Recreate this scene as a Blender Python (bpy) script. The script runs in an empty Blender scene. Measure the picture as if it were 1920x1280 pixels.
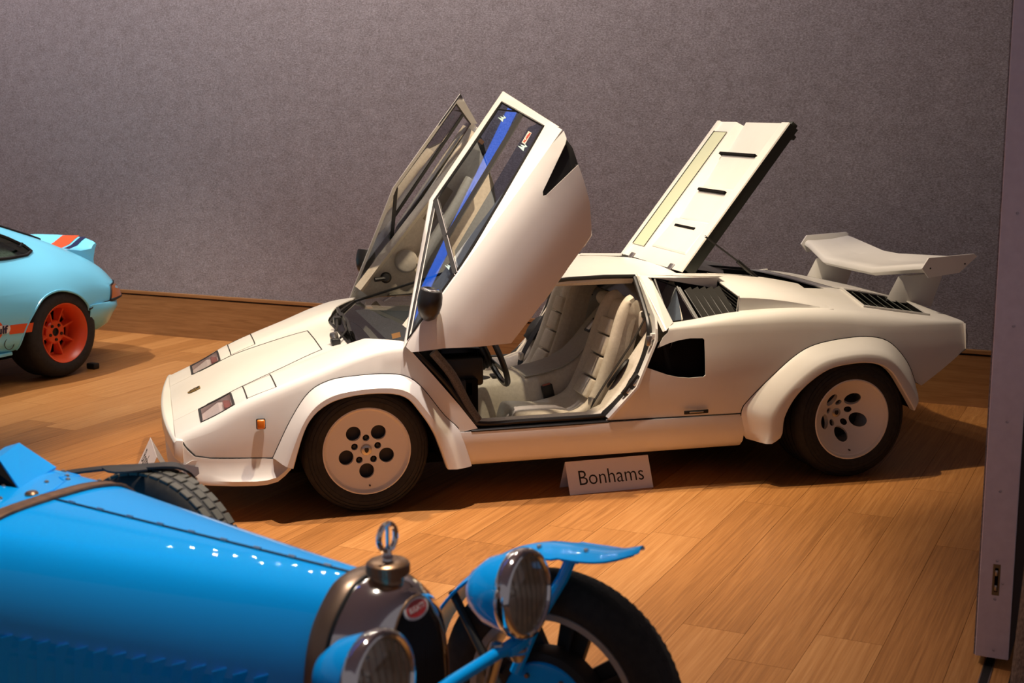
import bpy, bmesh, math, random
from math import sin, cos, pi, radians, atan2, sqrt, hypot
from mathutils import Vector, Matrix
from mathutils.geometry import delaunay_2d_cdt

random.seed(7)
SC = bpy.context.scene
COL = SC.collection

# ------------------------------------------------------------------ camera, world, lights, exposure
cam_d = bpy.data.cameras.new('camera')
cam = bpy.data.objects.new('camera', cam_d); COL.objects.link(cam)
cam_d.sensor_width = 36.0
cam_d.lens = 2497.6 / 1920 * 36.0
cam_d.clip_start = 0.05
PITCH, YAW, ROLL = 0.171785, 0.267292, -0.003288
fwd = Vector((sin(YAW) * cos(PITCH), cos(YAW) * cos(PITCH), -sin(PITCH)))
rgt = Vector((cos(YAW), -sin(YAW), 0)); upv = rgt.cross(fwd)
r2 = rgt * cos(ROLL) + upv * sin(ROLL); u2 = -rgt * sin(ROLL) + upv * cos(ROLL)
M = Matrix((r2, u2, -fwd)).transposed().to_4x4()
M.translation = Vector((-0.95051, -6.94147, 1.88334))
cam.matrix_world = M
cam_d.dof.use_dof = True
cam_d.dof.focus_distance = 6.9
cam_d.dof.aperture_fstop = 4.0
SC.camera = cam

SC.view_settings.view_transform = 'Standard'
SC.view_settings.look = 'None'
SC.view_settings.gamma = 1.0
SC.view_settings.use_curve_mapping = False
SC.view_settings.exposure = 0.0

W = bpy.data.worlds.new('world'); SC.world = W; W.use_nodes = True
W.node_tree.nodes['Background'].inputs[0].default_value = (0.62, 0.55, 0.60, 1)
W.node_tree.nodes['Background'].inputs[1].default_value = 0.27

def spot(name, loc, target, power, size_deg, blend, color, radius=0.05):
    d = bpy.data.lights.new(name, 'SPOT'); d.energy = power; d.color = color
    d.spot_size = radians(size_deg); d.spot_blend = blend; d.shadow_soft_size = radius
    o = bpy.data.objects.new(name, d); COL.objects.link(o); o.location = loc
    o.rotation_euler = (Vector(target) - Vector(loc)).to_track_quat('-Z', 'Y').to_euler()
    return o
WARM = (1.0, 0.80, 0.56)
spot('spot_car', (0.6, -0.80, 4.3), (0.75, -0.25, 0.5), 600, 66, 0.7, WARM, 0.05)
spot('spot_nose', (-1.25, 0.55, 4.4), (-0.75, 0.25, 0.2), 620, 34, 0.9, WARM, 0.05)
spot('spot_rear', (1.6, -0.55, 4.4), (2.35, -0.1, 0.8), 420, 44, 0.7, WARM, 0.05)
spot('spot_blue_car', (-0.5, -3.3, 4.4), (-0.9, -3.7, 0.6), 640, 46, 0.9, (1.0, .88, .74), 0.05)
spot('spot_left_car', (-2.8, 3.0, 4.3), (-1.9, 3.2, 0.5), 600, 62, 0.8, (1.0, .93, .86), 0.05)
def area(name, loc, target, power, sx, sy, color):
    d = bpy.data.lights.new(name, 'AREA'); d.shape = 'RECTANGLE'; d.size = sx; d.size_y = sy; d.energy = power; d.color = color
    o = bpy.data.objects.new(name, d); COL.objects.link(o); o.location = loc
    o.rotation_euler = (Vector(target) - Vector(loc)).to_track_quat('-Z', 'Y').to_euler(); return o
for i in range(-6, 14):
    t = -4.4 + i * .68
    wp = Vector((-1.05, 2.55, 4.75)) + Vector((.7535, -.6575, 0)) * t
    spot('wall_washer', tuple(wp), tuple(wp + Vector((.66, .75, -1.55))), 62 - 2.2 * i if i >= 0 else 30, 125, 1.0, (1.0, .87, .90), 0.045)
spot('spot_floor', (0.1, -1.25, 4.4), (0.0, -1.85, 0.0), 900, 60, 0.9, (1.0, .84, .76), 0.05)

# ------------------------------------------------------------------ helpers
def link(o, parent=None):
    COL.objects.link(o)
    if parent is not None: o.parent = parent
    return o

def tag(o, label=None, cat=None, group=None, kind=None):
    if label: o['label'] = label
    if cat: o['category'] = cat
    if group: o['group'] = group
    if kind: o['kind'] = kind
    return o

def empty(name, loc=(0, 0, 0), rz=0.0):
    o = bpy.data.objects.new(name, None); link(o)
    o.location = loc; o.rotation_euler = (0, 0, rz); o.empty_display_size = 0.1
    return o

def mk(name, vf, mat, parent=None, smooth=35, th=0, off=-1, label=None):
    """one mesh object from (verts, faces)"""
    v, f = vf
    me = bpy.data.meshes.new(name)
    me.from_pydata([tuple(p) for p in v], [], [tuple(q) for q in f])
    bm = bmesh.new(); bm.from_mesh(me)
    bmesh.ops.remove_doubles(bm, verts=bm.verts, dist=1e-5)
    if th:
        bm.normal_update()
        bmesh.ops.solidify(bm, geom=bm.faces[:], thickness=th)
    else:
        pass
    bm.to_mesh(me); bm.free()
    mats = mat if isinstance(mat, (list, tuple)) else [mat]
    for m in mats: me.materials.append(m)
    if smooth:
        me.polygons.foreach_set('use_smooth', [True] * len(me.polygons))
        me.set_sharp_from_angle(angle=radians(smooth))
    me.update()
    o = bpy.data.objects.new(name, me); link(o, parent)
    if label: o['label'] = label
    return o

def join(*vfs):
    V, F = [], []
    for v, f in vfs:
        n = len(V); V += [tuple(p) for p in v]; F += [tuple(i + n for i in q) for q in f]
    return V, F

def mirror(vf):
    v, f = vf
    return [(p[0], -p[1], p[2]) for p in v], [tuple(reversed(q)) for q in f]

def flip(vf): return vf[0], [tuple(reversed(q)) for q in vf[1]]
def xf(vf, m): return [tuple(m @ Vector(p)) for p in vf[0]], vf[1]
def tr(vf, x=0, y=0, z=0): return [(p[0] + x, p[1] + y, p[2] + z) for p in vf[0]], vf[1]

def box(x0, x1, y0, y1, z0, z1):
    v = [(x0, y0, z0), (x1, y0, z0), (x1, y1, z0), (x0, y1, z0), (x0, y0, z1), (x1, y0, z1), (x1, y1, z1), (x0, y1, z1)]
    return v, [(3, 2, 1, 0), (4, 5, 6, 7), (0, 1, 5, 4), (1, 2, 6, 5), (2, 3, 7, 6), (3, 0, 4, 7)]

def hexa(p):   # 8 corners: bottom ring 0-3, top ring 4-7
    return list(p), [(3, 2, 1, 0), (4, 5, 6, 7), (0, 1, 5, 4), (1, 2, 6, 5), (2, 3, 7, 6), (3, 0, 4, 7)]

def rbox(x0, x1, y0, y1, z0, z1, r=0.01, seg=2):
    bm = bmesh.new(); v, f = box(x0, x1, y0, y1, z0, z1)
    bv = [bm.verts.new(p) for p in v]
    for q in f: bm.faces.new([bv[i] for i in q])
    bmesh.ops.bevel(bm, geom=bm.edges[:], offset=r, segments=seg, affect='EDGES', profile=0.5)
    return bmout(bm)

def bmout(bm):
    bm.verts.index_update()
    out = [tuple(v.co) for v in bm.verts], [tuple(v.index for v in f.verts) for f in bm.faces]
    bm.free(); return out

def bevel(vf, r, seg=2, ang=25):
    bm = bmesh.new(); bv = [bm.verts.new(p) for p in vf[0]]
    for q in vf[1]: bm.faces.new([bv[i] for i in q])
    bmesh.ops.remove_doubles(bm, verts=bm.verts, dist=1e-5)
    bm.normal_update()
    es = [e for e in bm.edges if len(e.link_faces) == 2 and e.calc_face_angle(0) > radians(ang)]
    bmesh.ops.bevel(bm, geom=es, offset=r, segments=seg, affect='EDGES', profile=0.5, clamp_overlap=True)
    return bmout(bm)

def subsurf(vf, n=2):
    me = bpy.data.meshes.new('tmp'); me.from_pydata(*[vf[0], [], vf[1]])
    o = bpy.data.objects.new('tmp', me); COL.objects.link(o)
    m = o.modifiers.new('s', 'SUBSURF'); m.levels = n; m.render_levels = n
    dg = bpy.context.evaluated_depsgraph_get(); e = o.evaluated_get(dg); me2 = e.to_mesh()
    out = [tuple(v.co) for v in me2.vertices], [tuple(p.vertices) for p in me2.polygons]
    e.to_mesh_clear(); bpy.data.objects.remove(o); bpy.data.meshes.remove(me)
    return out

def grid(rows, close_u=False, close_v=False):
    """rows: list of equal-length point lists"""
    V = [tuple(p) for r in rows for p in r]; n = len(rows[0]); m = len(rows); F = []
    for i in range(m if close_v else m - 1):
        for j in range(n if close_u else n - 1):
            a = i * n + j; b = i * n + (j + 1) % n
            c = ((i + 1) % m) * n + (j + 1) % n; d = ((i + 1) % m) * n + j
            F.append((a, b, c, d))
    return V, F

def loft(rings, cap=True):
    V, F = grid(rings, close_u=True); n = len(rings[0]); m = len(rings)
    if cap:
        F.append(tuple(reversed(range(n)))); F.append(tuple(range((m - 1) * n, m * n)))
    return V, F

def tube(path, r, n=8, closed=False, cap=True, rs=None, flat=1.0, up=None):
    P = [Vector(p) for p in path]; rows = []; N = len(P)
    prev = None
    for i, p in enumerate(P):
        if closed: t = P[(i + 1) % N] - P[i - 1]
        else: t = P[min(i + 1, N - 1)] - P[max(i - 1, 0)]
        if t.length < 1e-9: t = Vector((0, 0, 1))
        t.normalize()
        if prev is None:
            a = Vector(up) if up else (Vector((0, 0, 1)) if abs(t.z) < 0.9 else Vector((1, 0, 0)))
        else: a = prev
        a = (a - t * a.dot(t))
        if a.length < 1e-6: a = t.orthogonal()
        a.normalize(); b = t.cross(a); prev = a
        rr = rs[i] if rs else r
        rows.append([p + a * (rr * flat * cos(2 * pi * k / n)) + b * (rr * sin(2 * pi * k / n)) for k in range(n)])
    V, F = grid(rows, close_u=True, close_v=closed)
    if cap and not closed:
        F.append(tuple(reversed(range(n)))); F.append(tuple(range((N - 1) * n, N * n)))
    return V, F

def strip(path, w, h, normal):
    """rectangular bar along a path; normal = direction of h"""
    P = [Vector(p) for p in path]; rows = []
    for i, p in enumerate(P):
        t = (P[min(i + 1, len(P) - 1)] - P[max(i - 1, 0)]).normalized()
        nn = Vector(normal[i] if isinstance(normal, list) else normal); nn = (nn - t * nn.dot(t)).normalized()
        b = t.cross(nn)
        rows.append([p - b * w / 2 - nn * h / 2, p + b * w / 2 - nn * h / 2, p + b * w / 2 + nn * h / 2, p - b * w / 2 + nn * h / 2])
    return loft(rows)

def lathe(profile, n=32, m=None, arc=2 * pi):
    """profile (r, h); axis = local z"""
    rows = []
    full = abs(arc - 2 * pi) < 1e-6
    for k in range(n if full else n + 1):
        a = arc * k / n
        rows.append([(r * cos(a), r * sin(a), h) for r, h in profile])
    V, F = grid(rows, close_v=full)
    if m is not None: V = [tuple(m @ Vector(p)) for p in V]
    return V, F

def frame(origin, zaxis, xaxis=(1, 0, 0)):
    z = Vector(zaxis).normalized(); x = Vector(xaxis); x = (x - z * x.dot(z))
    if x.length < 1e-6: x = z.orthogonal()
    x.normalize(); y = z.cross(x)
    m = Matrix((x, y, z)).transposed().to_4x4(); m.translation = Vector(origin); return m

def cyl(p0, p1, r, n=12, r1=None):
    return tube([p0, p1], r, n, rs=[r, r if r1 is None else r1])

def inside(p, poly):
    x, y = p; c = False; j = len(poly) - 1
    for i in range(len(poly)):
        xi, yi = poly[i]; xj, yj = poly[j]
        if (yi > y) != (yj > y) and x < (xj - xi) * (y - yi) / (yj - yi) + xi: c = not c
        j = i
    return c

def dens(poly, h, closed=True):
    out = []; n = len(poly)
    for i in range(n if closed else n - 1):
        a = poly[i]; b = poly[(i + 1) % n]; L = hypot(b[0] - a[0], b[1] - a[1]); k = max(1, int(math.ceil(L / h)))
        for t in range(k): out.append((a[0] + (b[0] - a[0]) * t / k, a[1] + (b[1] - a[1]) * t / k))
    if not closed: out.append(poly[-1])
    return out

def segd(p, a, b):
    dx, dy = b[0] - a[0], b[1] - a[1]; L = dx * dx + dy * dy
    t = 0 if L == 0 else max(0, min(1, ((p[0] - a[0]) * dx + (p[1] - a[1]) * dy) / L))
    return hypot(p[0] - a[0] - t * dx, p[1] - a[1] - t * dy)

def sheet(poly, f=None, holes=(), h=0.05, hb=None, sx=1.0):
    """fill a 2-D polygon (with holes) by a fine triangulation and map it with f(u,v)->xyz"""
    loops = [dens(poly, hb or h)] + [dens(q, hb or h) for q in holes]
    P, E = [], []
    for lp in loops:
        n0 = len(P); P += lp; E += [(n0 + i, n0 + (i + 1) % len(lp)) for i in range(len(lp))]
    us = [p[0] for p in poly]; vs = [p[1] for p in poly]
    nu = int((max(us) - min(us)) / h); nv = int((max(vs) - min(vs)) / (h * sx))
    B = [(P[a], P[b]) for a, b in E]
    for i in range(1, nu + 1):
        for j in range(1, nv + 1):
            p = (min(us) + i * h + (j % 2) * h * .5 - h * .25, min(vs) + j * h * sx)
            if not inside(p, poly) or any(inside(p, q) for q in holes): continue
            if min(segd(p, a, b) for a, b in B) < h * .45: continue
            P.append(p)
    r = delaunay_2d_cdt([Vector(p) for p in P], E, [], 0, 1e-6)
    V2, F2 = r[0], r[2]; F = []
    for t in F2:
        c = (sum(V2[i][0] for i in t) / 3, sum(V2[i][1] for i in t) / 3)
        if inside(c, poly) and not any(inside(c, q) for q in holes): F.append(tuple(t))
    V = [(f(v[0], v[1]) if f else (v[0], v[1], 0)) for v in V2]
    used = sorted({i for t in F for i in t}); mp = {o: k for k, o in enumerate(used)}
    return [V[i] for i in used], [tuple(mp[i] for i in t) for t in F]

def prism(poly, d, holes=(), f=None, h=None):
    """extruded polygon, 2-D (u,v) at 0..d ; f(u,v,w)->xyz"""
    f = f or (lambda u, v, w: (u, v, w))
    h = h or 1e3
    a = sheet(poly, lambda u, v: f(u, v, d), holes, h=h); b = flip(sheet(poly, lambda u, v: f(u, v, 0), holes, h=h))
    parts = [a, b]
    for k, lp in enumerate([poly] + list(holes)):
        lp = dens(lp, h); n = len(lp)
        area = sum(lp[i][0] * lp[(i + 1) % n][1] - lp[(i + 1) % n][0] * lp[i][1] for i in range(n))
        ccw = area > 0
        if k > 0: ccw = not ccw
        V = [f(u, v, 0) for u, v in lp] + [f(u, v, d) for u, v in lp]
        F = [(i, (i + 1) % n, n + (i + 1) % n, n + i) for i in range(n)]
        if not ccw: F = [tuple(reversed(q)) for q in F]
        parts.append((V, F))
    return join(*parts)

def circ(cx, cy, r, n=24, a0=0.0): return [(cx + r * cos(a0 + 2 * pi * i / n), cy + r * sin(a0 + 2 * pi * i / n)) for i in range(n)]

def ip(xs, ys):
    """monotone cubic interpolation"""
    n = len(xs); d = [(ys[i + 1] - ys[i]) / (xs[i + 1] - xs[i]) for i in range(n - 1)]
    m = [d[0]] + [0 if d[i - 1] * d[i] <= 0 else 2 * d[i - 1] * d[i] / (d[i - 1] + d[i]) for i in range(1, n - 1)] + [d[-1]]
    def g(x):
        if x <= xs[0]: return ys[0] + m[0] * (x - xs[0])
        if x >= xs[-1]: return ys[-1] + m[-1] * (x - xs[-1])
        k = 0
        while x > xs[k + 1]: k += 1
        hh = xs[k + 1] - xs[k]; t = (x - xs[k]) / hh
        return (ys[k] * (1 + 2 * t) * (1 - t) ** 2 + hh * m[k] * t * (1 - t) ** 2 + ys[k + 1] * t * t * (3 - 2 * t) + hh * m[k + 1] * t * t * (t - 1))
    return g

def cr(pts, k=6, closed=False):
    """Catmull-Rom through points"""
    P = [Vector(p) for p in pts]; n = len(P); out = []
    for i in range(n if closed else n - 1):
        if closed: a, b, c, d = P[i - 1], P[i], P[(i + 1) % n], P[(i + 2) % n]
        else: a, b, c, d = P[max(i - 1, 0)], P[i], P[i + 1], P[min(i + 2, n - 1)]
        for j in range(k):
            t = j / k
            out.append(0.5 * ((2 * b) + (c - a) * t + (2 * a - 5 * b + 4 * c - d) * t * t + (3 * b - a - 3 * c + d) * t ** 3))
    if not closed: out.append(P[-1])
    return [tuple(p) for p in out]

def resample(pts, n, closed=False):
    P = [Vector(p) for p in pts]
    if closed: P = P + [P[0]]
    L = [0]
    for a, b in zip(P, P[1:]): L.append(L[-1] + (b - a).length)
    out = []; k = 0
    m = n if closed else n - 1
    for i in range(n):
        t = L[-1] * i / m
        while k < len(L) - 2 and L[k + 1] < t: k += 1
        q = 0 if L[k + 1] == L[k] else (t - L[k]) / (L[k + 1] - L[k])
        out.append(tuple(P[k].lerp(P[k + 1], q)))
    return out

def fillet(pts, rad, n=5):
    """round the inner corners of a polyline; constant sample count"""
    out = [tuple(pts[0])]
    for i in range(1, len(pts) - 1):
        p = Vector(pts[i]); a = Vector(pts[i - 1]); b = Vector(pts[i + 1]); r = rad[i] if isinstance(rad, (list, tuple)) else rad
        if r <= 0: out.append(tuple(p)); continue
        la, lb = (a - p).length, (b - p).length
        pa = p + (a - p) * min(r / max(la, 1e-9), .49); pb = p + (b - p) * min(r / max(lb, 1e-9), .49)
        for k in range(n):
            t = k / (n - 1); out.append(tuple(pa * (1 - t) ** 2 + p * 2 * t * (1 - t) + pb * t * t))
    out.append(tuple(pts[-1])); return out

def text_vf(body, size, m, extr=.0004, width=1.0, align='CENTER', bold=0.0):
    c = bpy.data.curves.new('t', 'FONT'); c.body = body; c.size = size; c.align_x = align; c.align_y = 'CENTER'; c.extrude = extr; c.offset = bold; c.resolution_u = 3
    o = bpy.data.objects.new('t', c); COL.objects.link(o)
    dg = bpy.context.evaluated_depsgraph_get(); me = bpy.data.meshes.new_from_object(o.evaluated_get(dg))
    vf = [tuple(m @ Vector((v.co.x * width, v.co.y, v.co.z))) for v in me.vertices], [tuple(p.vertices) for p in me.polygons]
    bpy.data.objects.remove(o); bpy.data.curves.remove(c); bpy.data.meshes.remove(me); return vf

class Skin:
    """surface swept along x: sec(x) -> list of (y,z) control points; s runs along the section"""
    def __init__(self, sec, rad, n=5): self.sec, self.rad, self.n, self.c = sec, rad, n, {}
    def line(self, x):
        k = round(x, 5)
        if k not in self.c:
            q = fillet([Vector((p[0], p[1])) for p in self.sec(x)], self.rad(x) if callable(self.rad) else self.rad, self.n); self.c[k] = q
        return self.c[k]
    def pt(self, x, s):
        L = self.line(x); s = max(0, min(len(L) - 1.0001, s)); i = int(s); t = s - i
        return (x, L[i][0] * (1 - t) + L[i + 1][0] * t, L[i][1] * (1 - t) + L[i + 1][1] * t)
    def s_y(self, x, y):
        L = self.line(x)
        for i in range(len(L) - 1):
            if L[i][0] <= y <= L[i + 1][0] and L[i + 1][0] > L[i][0]: return i + (y - L[i][0]) / (L[i + 1][0] - L[i][0])
        return len(L) - 1
    def s_z(self, x, z):
        L = self.line(x)
        for i in range(len(L) - 2, -1, -1):
            hi, lo = L[i][1], L[i + 1][1]
            if lo <= z <= hi and hi > lo: return i + (hi - z) / (hi - lo)
        return 0 if z > L[0][1] else len(L) - 1

# ------------------------------------------------------------------ materials
def pbsdf(name, col, rough=0.5, metal=0.0, coat=0.0, spec=0.5, trans=0.0, ior=1.45, sheen=0.0):
    m = bpy.data.materials.new(name); m.use_nodes = True
    b = m.node_tree.nodes['Principled BSDF']
    b.inputs['Base Color'].default_value = (*col, 1); b.inputs['Roughness'].default_value = rough
    b.inputs['Metallic'].default_value = metal; b.inputs['Coat Weight'].default_value = coat
    b.inputs['Coat Roughness'].default_value = 0.27
    b.inputs['Specular IOR Level'].default_value = spec; b.inputs['Transmission Weight'].default_value = trans
    b.inputs['IOR'].default_value = ior; b.inputs['Sheen Weight'].default_value = sheen
    m.diffuse_color = (*col, 1)
    return m

def nodes(m): return m.node_tree.nodes, m.node_tree.links, m.node_tree.nodes['Principled BSDF']

def noise_col(m, c0, c1, scale, detail=4, stretch=(1, 1, 1), lo=.35, hi=.65, bump=0.0, bscale=None, coords='Object', rough=.6):
    N, L, b = nodes(m)
    tc = N.new('ShaderNodeTexCoord'); mp = N.new('ShaderNodeMapping'); mp.inputs['Scale'].default_value = stretch
    L.new(tc.outputs[coords], mp.inputs[0])
    nz = N.new('ShaderNodeTexNoise'); nz.inputs['Scale'].default_value = scale; nz.inputs['Detail'].default_value = detail
    nz.inputs['Roughness'].default_value = rough
    L.new(mp.outputs[0], nz.inputs['Vector'])
    rp = N.new('ShaderNodeValToRGB'); rp.color_ramp.elements[0].position = lo; rp.color_ramp.elements[1].position = hi
    rp.color_ramp.elements[0].color = (*c0, 1); rp.color_ramp.elements[1].color = (*c1, 1)
    L.new(nz.outputs['Fac'], rp.inputs[0]); L.new(rp.outputs[0], b.inputs['Base Color'])
    if bump:
        bp = N.new('ShaderNodeBump'); bp.inputs['Strength'].default_value = bump; bp.inputs['Distance'].default_value = .004
        L.new(nz.outputs['Fac'], bp.inputs['Height']); L.new(bp.outputs[0], b.inputs['Normal'])
    return m

def glassmat(name, tint, rough=0.0, mix=0.6, refl=0.12):
    """thin sheet glass: tinted transparency plus mirror reflection"""
    m = bpy.data.materials.new(name); m.use_nodes = True; N = m.node_tree.nodes; L = m.node_tree.links
    N.remove(N['Principled BSDF']); o = N['Material Output']
    t = N.new('ShaderNodeBsdfTransparent'); t.inputs[0].default_value = (*tint, 1)
    g = N.new('ShaderNodeBsdfGlossy'); g.inputs['Roughness'].default_value = rough
    lw = N.new('ShaderNodeFresnel'); lw.inputs[0].default_value = 1.5
    mx = N.new('ShaderNodeMixShader')
    ad = N.new('ShaderNodeMath'); ad.operation = 'MULTIPLY_ADD'; ad.inputs[1].default_value = mix; ad.inputs[2].default_value = refl
    L.new(lw.outputs[0], ad.inputs[0]); L.new(ad.outputs[0], mx.inputs[0])
    L.new(t.outputs[0], mx.inputs[1]); L.new(g.outputs[0], mx.inputs[2]); L.new(mx.outputs[0], o.inputs[0])
    return m

def emit(name, col, s):
    m = bpy.data.materials.new(name); m.use_nodes = True; N, L, b = nodes(m)
    b.inputs['Emission Color'].default_value = (*col, 1); b.inputs['Emission Strength'].default_value = s
    b.inputs['Base Color'].default_value = (*col, 1)
    return m

white = pbsdf('white_paint', (.76, .74, .69), .35, coat=.6)
noise_col(white, (.74, .72, .67), (.78, .76, .71), 3)
cream = pbsdf('cream_leather', (.66, .59, .49), .55); noise_col(cream, (.62, .55, .45), (.70, .63, .52), 60, bump=.15)
creamdk = pbsdf('grey_leather', (.42, .39, .34), .6); noise_col(creamdk, (.40, .37, .32), (.45, .42, .37), 60, bump=.15)
carpet = pbsdf('grey_carpet', (.13, .12, .11), .95); noise_col(carpet, (.09, .085, .08), (.17, .155, .14), 200, bump=.4)
black = pbsdf('black_trim', (.012, .011, .010), .45)
satin = pbsdf('satin_black', (.02, .019, .018), .35)
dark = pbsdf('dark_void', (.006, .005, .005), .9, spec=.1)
rubber = pbsdf('tyre_rubber', (.018, .016, .015), .75); noise_col(rubber, (.014, .013, .012), (.024, .022, .020), 40)
seamm = pbsdf('seam_dark', (.02, .017, .014), .8)
chrome = pbsdf('chrome', (.82, .80, .78), .08, metal=1)
steel = pbsdf('brushed_steel', (.55, .52, .48), .3, metal=1)
rimw = pbsdf('wheel_paint', (.78, .75, .70), .45)
glass = glassmat('tinted_glass', (.62, .66, .66))
glassdk = glassmat('door_glass', (.46, .55, .70), mix=.6, refl=.10)
lampglass = glassmat('lamp_glass', (.92, .92, .92), refl=.08)
amber = pbsdf('amber_lens', (.75, .20, .01), .2, coat=.5)
# ------------------------------------------------------------------ the room
PD = Vector((-0.6575, -0.7535, 0)); PN = Vector((0.7535, -0.6575, 0))      # along planks (towards the viewer), across planks
def on(off, along, z=0.0): return PN * off + PD * along + Vector((0, 0, z))
RM = Matrix((PN, PD * -1, Vector((0, 0, 1)))).transposed().to_4x4()          # local x across planks, y towards wall
RROT = atan2(PN.y, PN.x)
WALL = 2.965                                                                 # distance of wall along +y local

felt = pbsdf('grey_felt', (.2, .18, .18), .95, spec=.1)
def build_felt():
    N, L, b = nodes(felt)
    tc = N.new('ShaderNodeTexCoord')
    def nz(scale, st, det=3, rough=.6):
        mp = N.new('ShaderNodeMapping'); mp.inputs['Scale'].default_value = st; L.new(tc.outputs['Object'], mp.inputs[0])
        n = N.new('ShaderNodeTexNoise'); n.inputs['Scale'].default_value = scale; n.inputs['Detail'].default_value = det; n.inputs['Roughness'].default_value = rough
        L.new(mp.outputs[0], n.inputs['Vector']); return n
    a = nz(75, (1, 1, 1.7), 6, .8); c = nz(9, (1, 1, 1.4), 5, .75)
    m = N.new('ShaderNodeMix'); m.data_type = 'FLOAT'; m.inputs[0].default_value = .18
    L.new(a.outputs['Fac'], m.inputs[2]); L.new(c.outputs['Fac'], m.inputs[3])
    r = N.new('ShaderNodeValToRGB'); e = r.color_ramp.elements
    e[0].position = .36; e[0].color = (.16, .135, .13, 1); e[1].position = .62; e[1].color = (.43, .39, .40, 1)
    k = e.new(.5); k.color = (.28, .248, .250, 1)
    L.new(m.outputs[0], r.inputs[0]); L.new(r.outputs[0], b.inputs['Base Color'])
    bp = N.new('ShaderNodeBump'); bp.inputs['Strength'].default_value = .5; bp.inputs['Distance'].default_value = .01
    L.new(a.outputs['Fac'], bp.inputs['Height']); L.new(bp.outputs[0], b.inputs['Normal'])
build_felt()

def woodmat(name, c0, c1, c2, stretch, scale=1.0, rough=.42, rnd=.25):
    m = pbsdf(name, c1, rough, spec=.35); N, L, b = nodes(m)
    tc = N.new('ShaderNodeTexCoord'); oi = N.new('ShaderNodeObjectInfo')
    vm = N.new('ShaderNodeVectorMath'); vm.operation = 'SCALE'; vm.inputs[0].default_value = (7.3, 3.1, 5.7)
    mu = N.new('ShaderNodeMath'); mu.operation = 'MULTIPLY'; mu.inputs[1].default_value = 9.0
    L.new(oi.outputs['Random'], mu.inputs[0]); L.new(mu.outputs[0], vm.inputs['Scale'])
    va = N.new('ShaderNodeVectorMath'); va.operation = 'ADD'; L.new(tc.outputs['Object'], va.inputs[0]); L.new(vm.outputs[0], va.inputs[1])
    mp = N.new('ShaderNodeMapping'); mp.inputs['Scale'].default_value = stretch; L.new(va.outputs[0], mp.inputs[0])
    n1 = N.new('ShaderNodeTexNoise'); n1.inputs['Scale'].default_value = 3.0 * scale; n1.inputs['Detail'].default_value = 5; n1.inputs['Distortion'].default_value = 1.2
    n2 = N.new('ShaderNodeTexNoise'); n2.inputs['Scale'].default_value = 16 * scale; n2.inputs['Detail'].default_value = 4
    L.new(mp.outputs[0], n1.inputs['Vector']); L.new(mp.outputs[0], n2.inputs['Vector'])
    mx = N.new('ShaderNodeMix'); mx.data_type = 'FLOAT'; mx.inputs[0].default_value = .35
    L.new(n1.outputs['Fac'], mx.inputs[2]); L.new(n2.outputs['Fac'], mx.inputs[3])
    ma = N.new('ShaderNodeMath'); ma.operation = 'MULTIPLY_ADD'; ma.inputs[1].default_value = rnd; ma.inputs[2].default_value = -rnd / 2
    L.new(oi.outputs['Random'], ma.inputs[0])
    ad = N.new('ShaderNodeMath'); ad.operation = 'ADD'; L.new(mx.outputs[0], ad.inputs[0]); L.new(ma.outputs[0], ad.inputs[1])
    r = N.new('ShaderNodeValToRGB'); e = r.color_ramp.elements
    e[0].position = .25; e[0].color = (*c0, 1); e[1].position = .75; e[1].color = (*c2, 1); k = e.new(.5); k.color = (*c1, 1)
    L.new(ad.outputs[0], r.inputs[0]); L.new(r.outputs[0], b.inputs['Base Color'])
    bp = N.new('ShaderNodeBump'); bp.inputs['Strength'].default_value = .12; bp.inputs['Distance'].default_value = .003
    L.new(n2.outputs['Fac'], bp.inputs['Height']); L.new(bp.outputs[0], b.inputs['Normal'])
    return m
oak = woodmat('oak_planks', (.27, .108, .028), (.44, .188, .052), (.58, .28, .092), (5.0, .9, 1))
oakboard = woodmat('oak_baseboard', (.20, .092, .030), (.30, .145, .052), (.38, .195, .075), (.5, 8, 9), rnd=.1)

# floor: slab + planks
floor = mk('floor', xf(box(-12, 9, -9, WALL, -.12, -.012), RM), seamm, smooth=0); tag(floor, kind='structure')
PWD = 0.2372
def plank_mesh():
    v, f = box(-.5, .5, -.5, .5, -.012, 0)
    bm = bmesh.new(); bv = [bm.verts.new(p) for p in v]
    for q in f: bm.faces.new([bv[i] for i in q])
    return bmout(bm)
PMESH = None
rnd = random.Random(3)
stuff = []
for k in range(-37, 26):
    o0 = 2.843 + (k - 11) * PWD + .0006
    y = -WALL; js = []
    y -= rnd.uniform(0, 1.8)
    fixed = {3: (.82, 1.35 + 1.6), 4: (.82, 1.35)}
    cuts = []
    while y < 8:
        cuts.append(y); y += rnd.choice((1.6, 1.9, 2.1, 2.3))
    if k in fixed:
        cuts = [-3.2, -1.3] + list(fixed[k]) + [c for c in (3.4, 5.4, 7.4)]
    for a, b in zip(cuts, cuts[1:]):
        a = max(a, -WALL)
        if b <= a + .02: continue
        c = on(o0 + PWD / 2, (a + b) / 2)
        near = -5.6 < o0 < 3.7 and (a + b) / 2 < 4.0
        sx, sy = PWD - .0016, (b - a) - .0016
        if near:
            if PMESH is None:
                ob = mk('floor_plank', plank_mesh(), oak, floor, smooth=0); PMESH = ob.data
            else:
                ob = bpy.data.objects.new('floor_plank', PMESH); link(ob, floor)
            ob.location = c; ob.rotation_euler = (0, 0, RROT); ob.scale = (sx, sy, 1)
        else:
            stuff.append(xf(box(-sx / 2, sx / 2, -sy / 2, sy / 2, -.012, 0), Matrix.Translation(c) @ Matrix.Rotation(RROT, 4, 'Z')))
so = mk('floor_plank', join(*stuff), oak, floor, smooth=0); so['kind'] = 'stuff'

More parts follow.
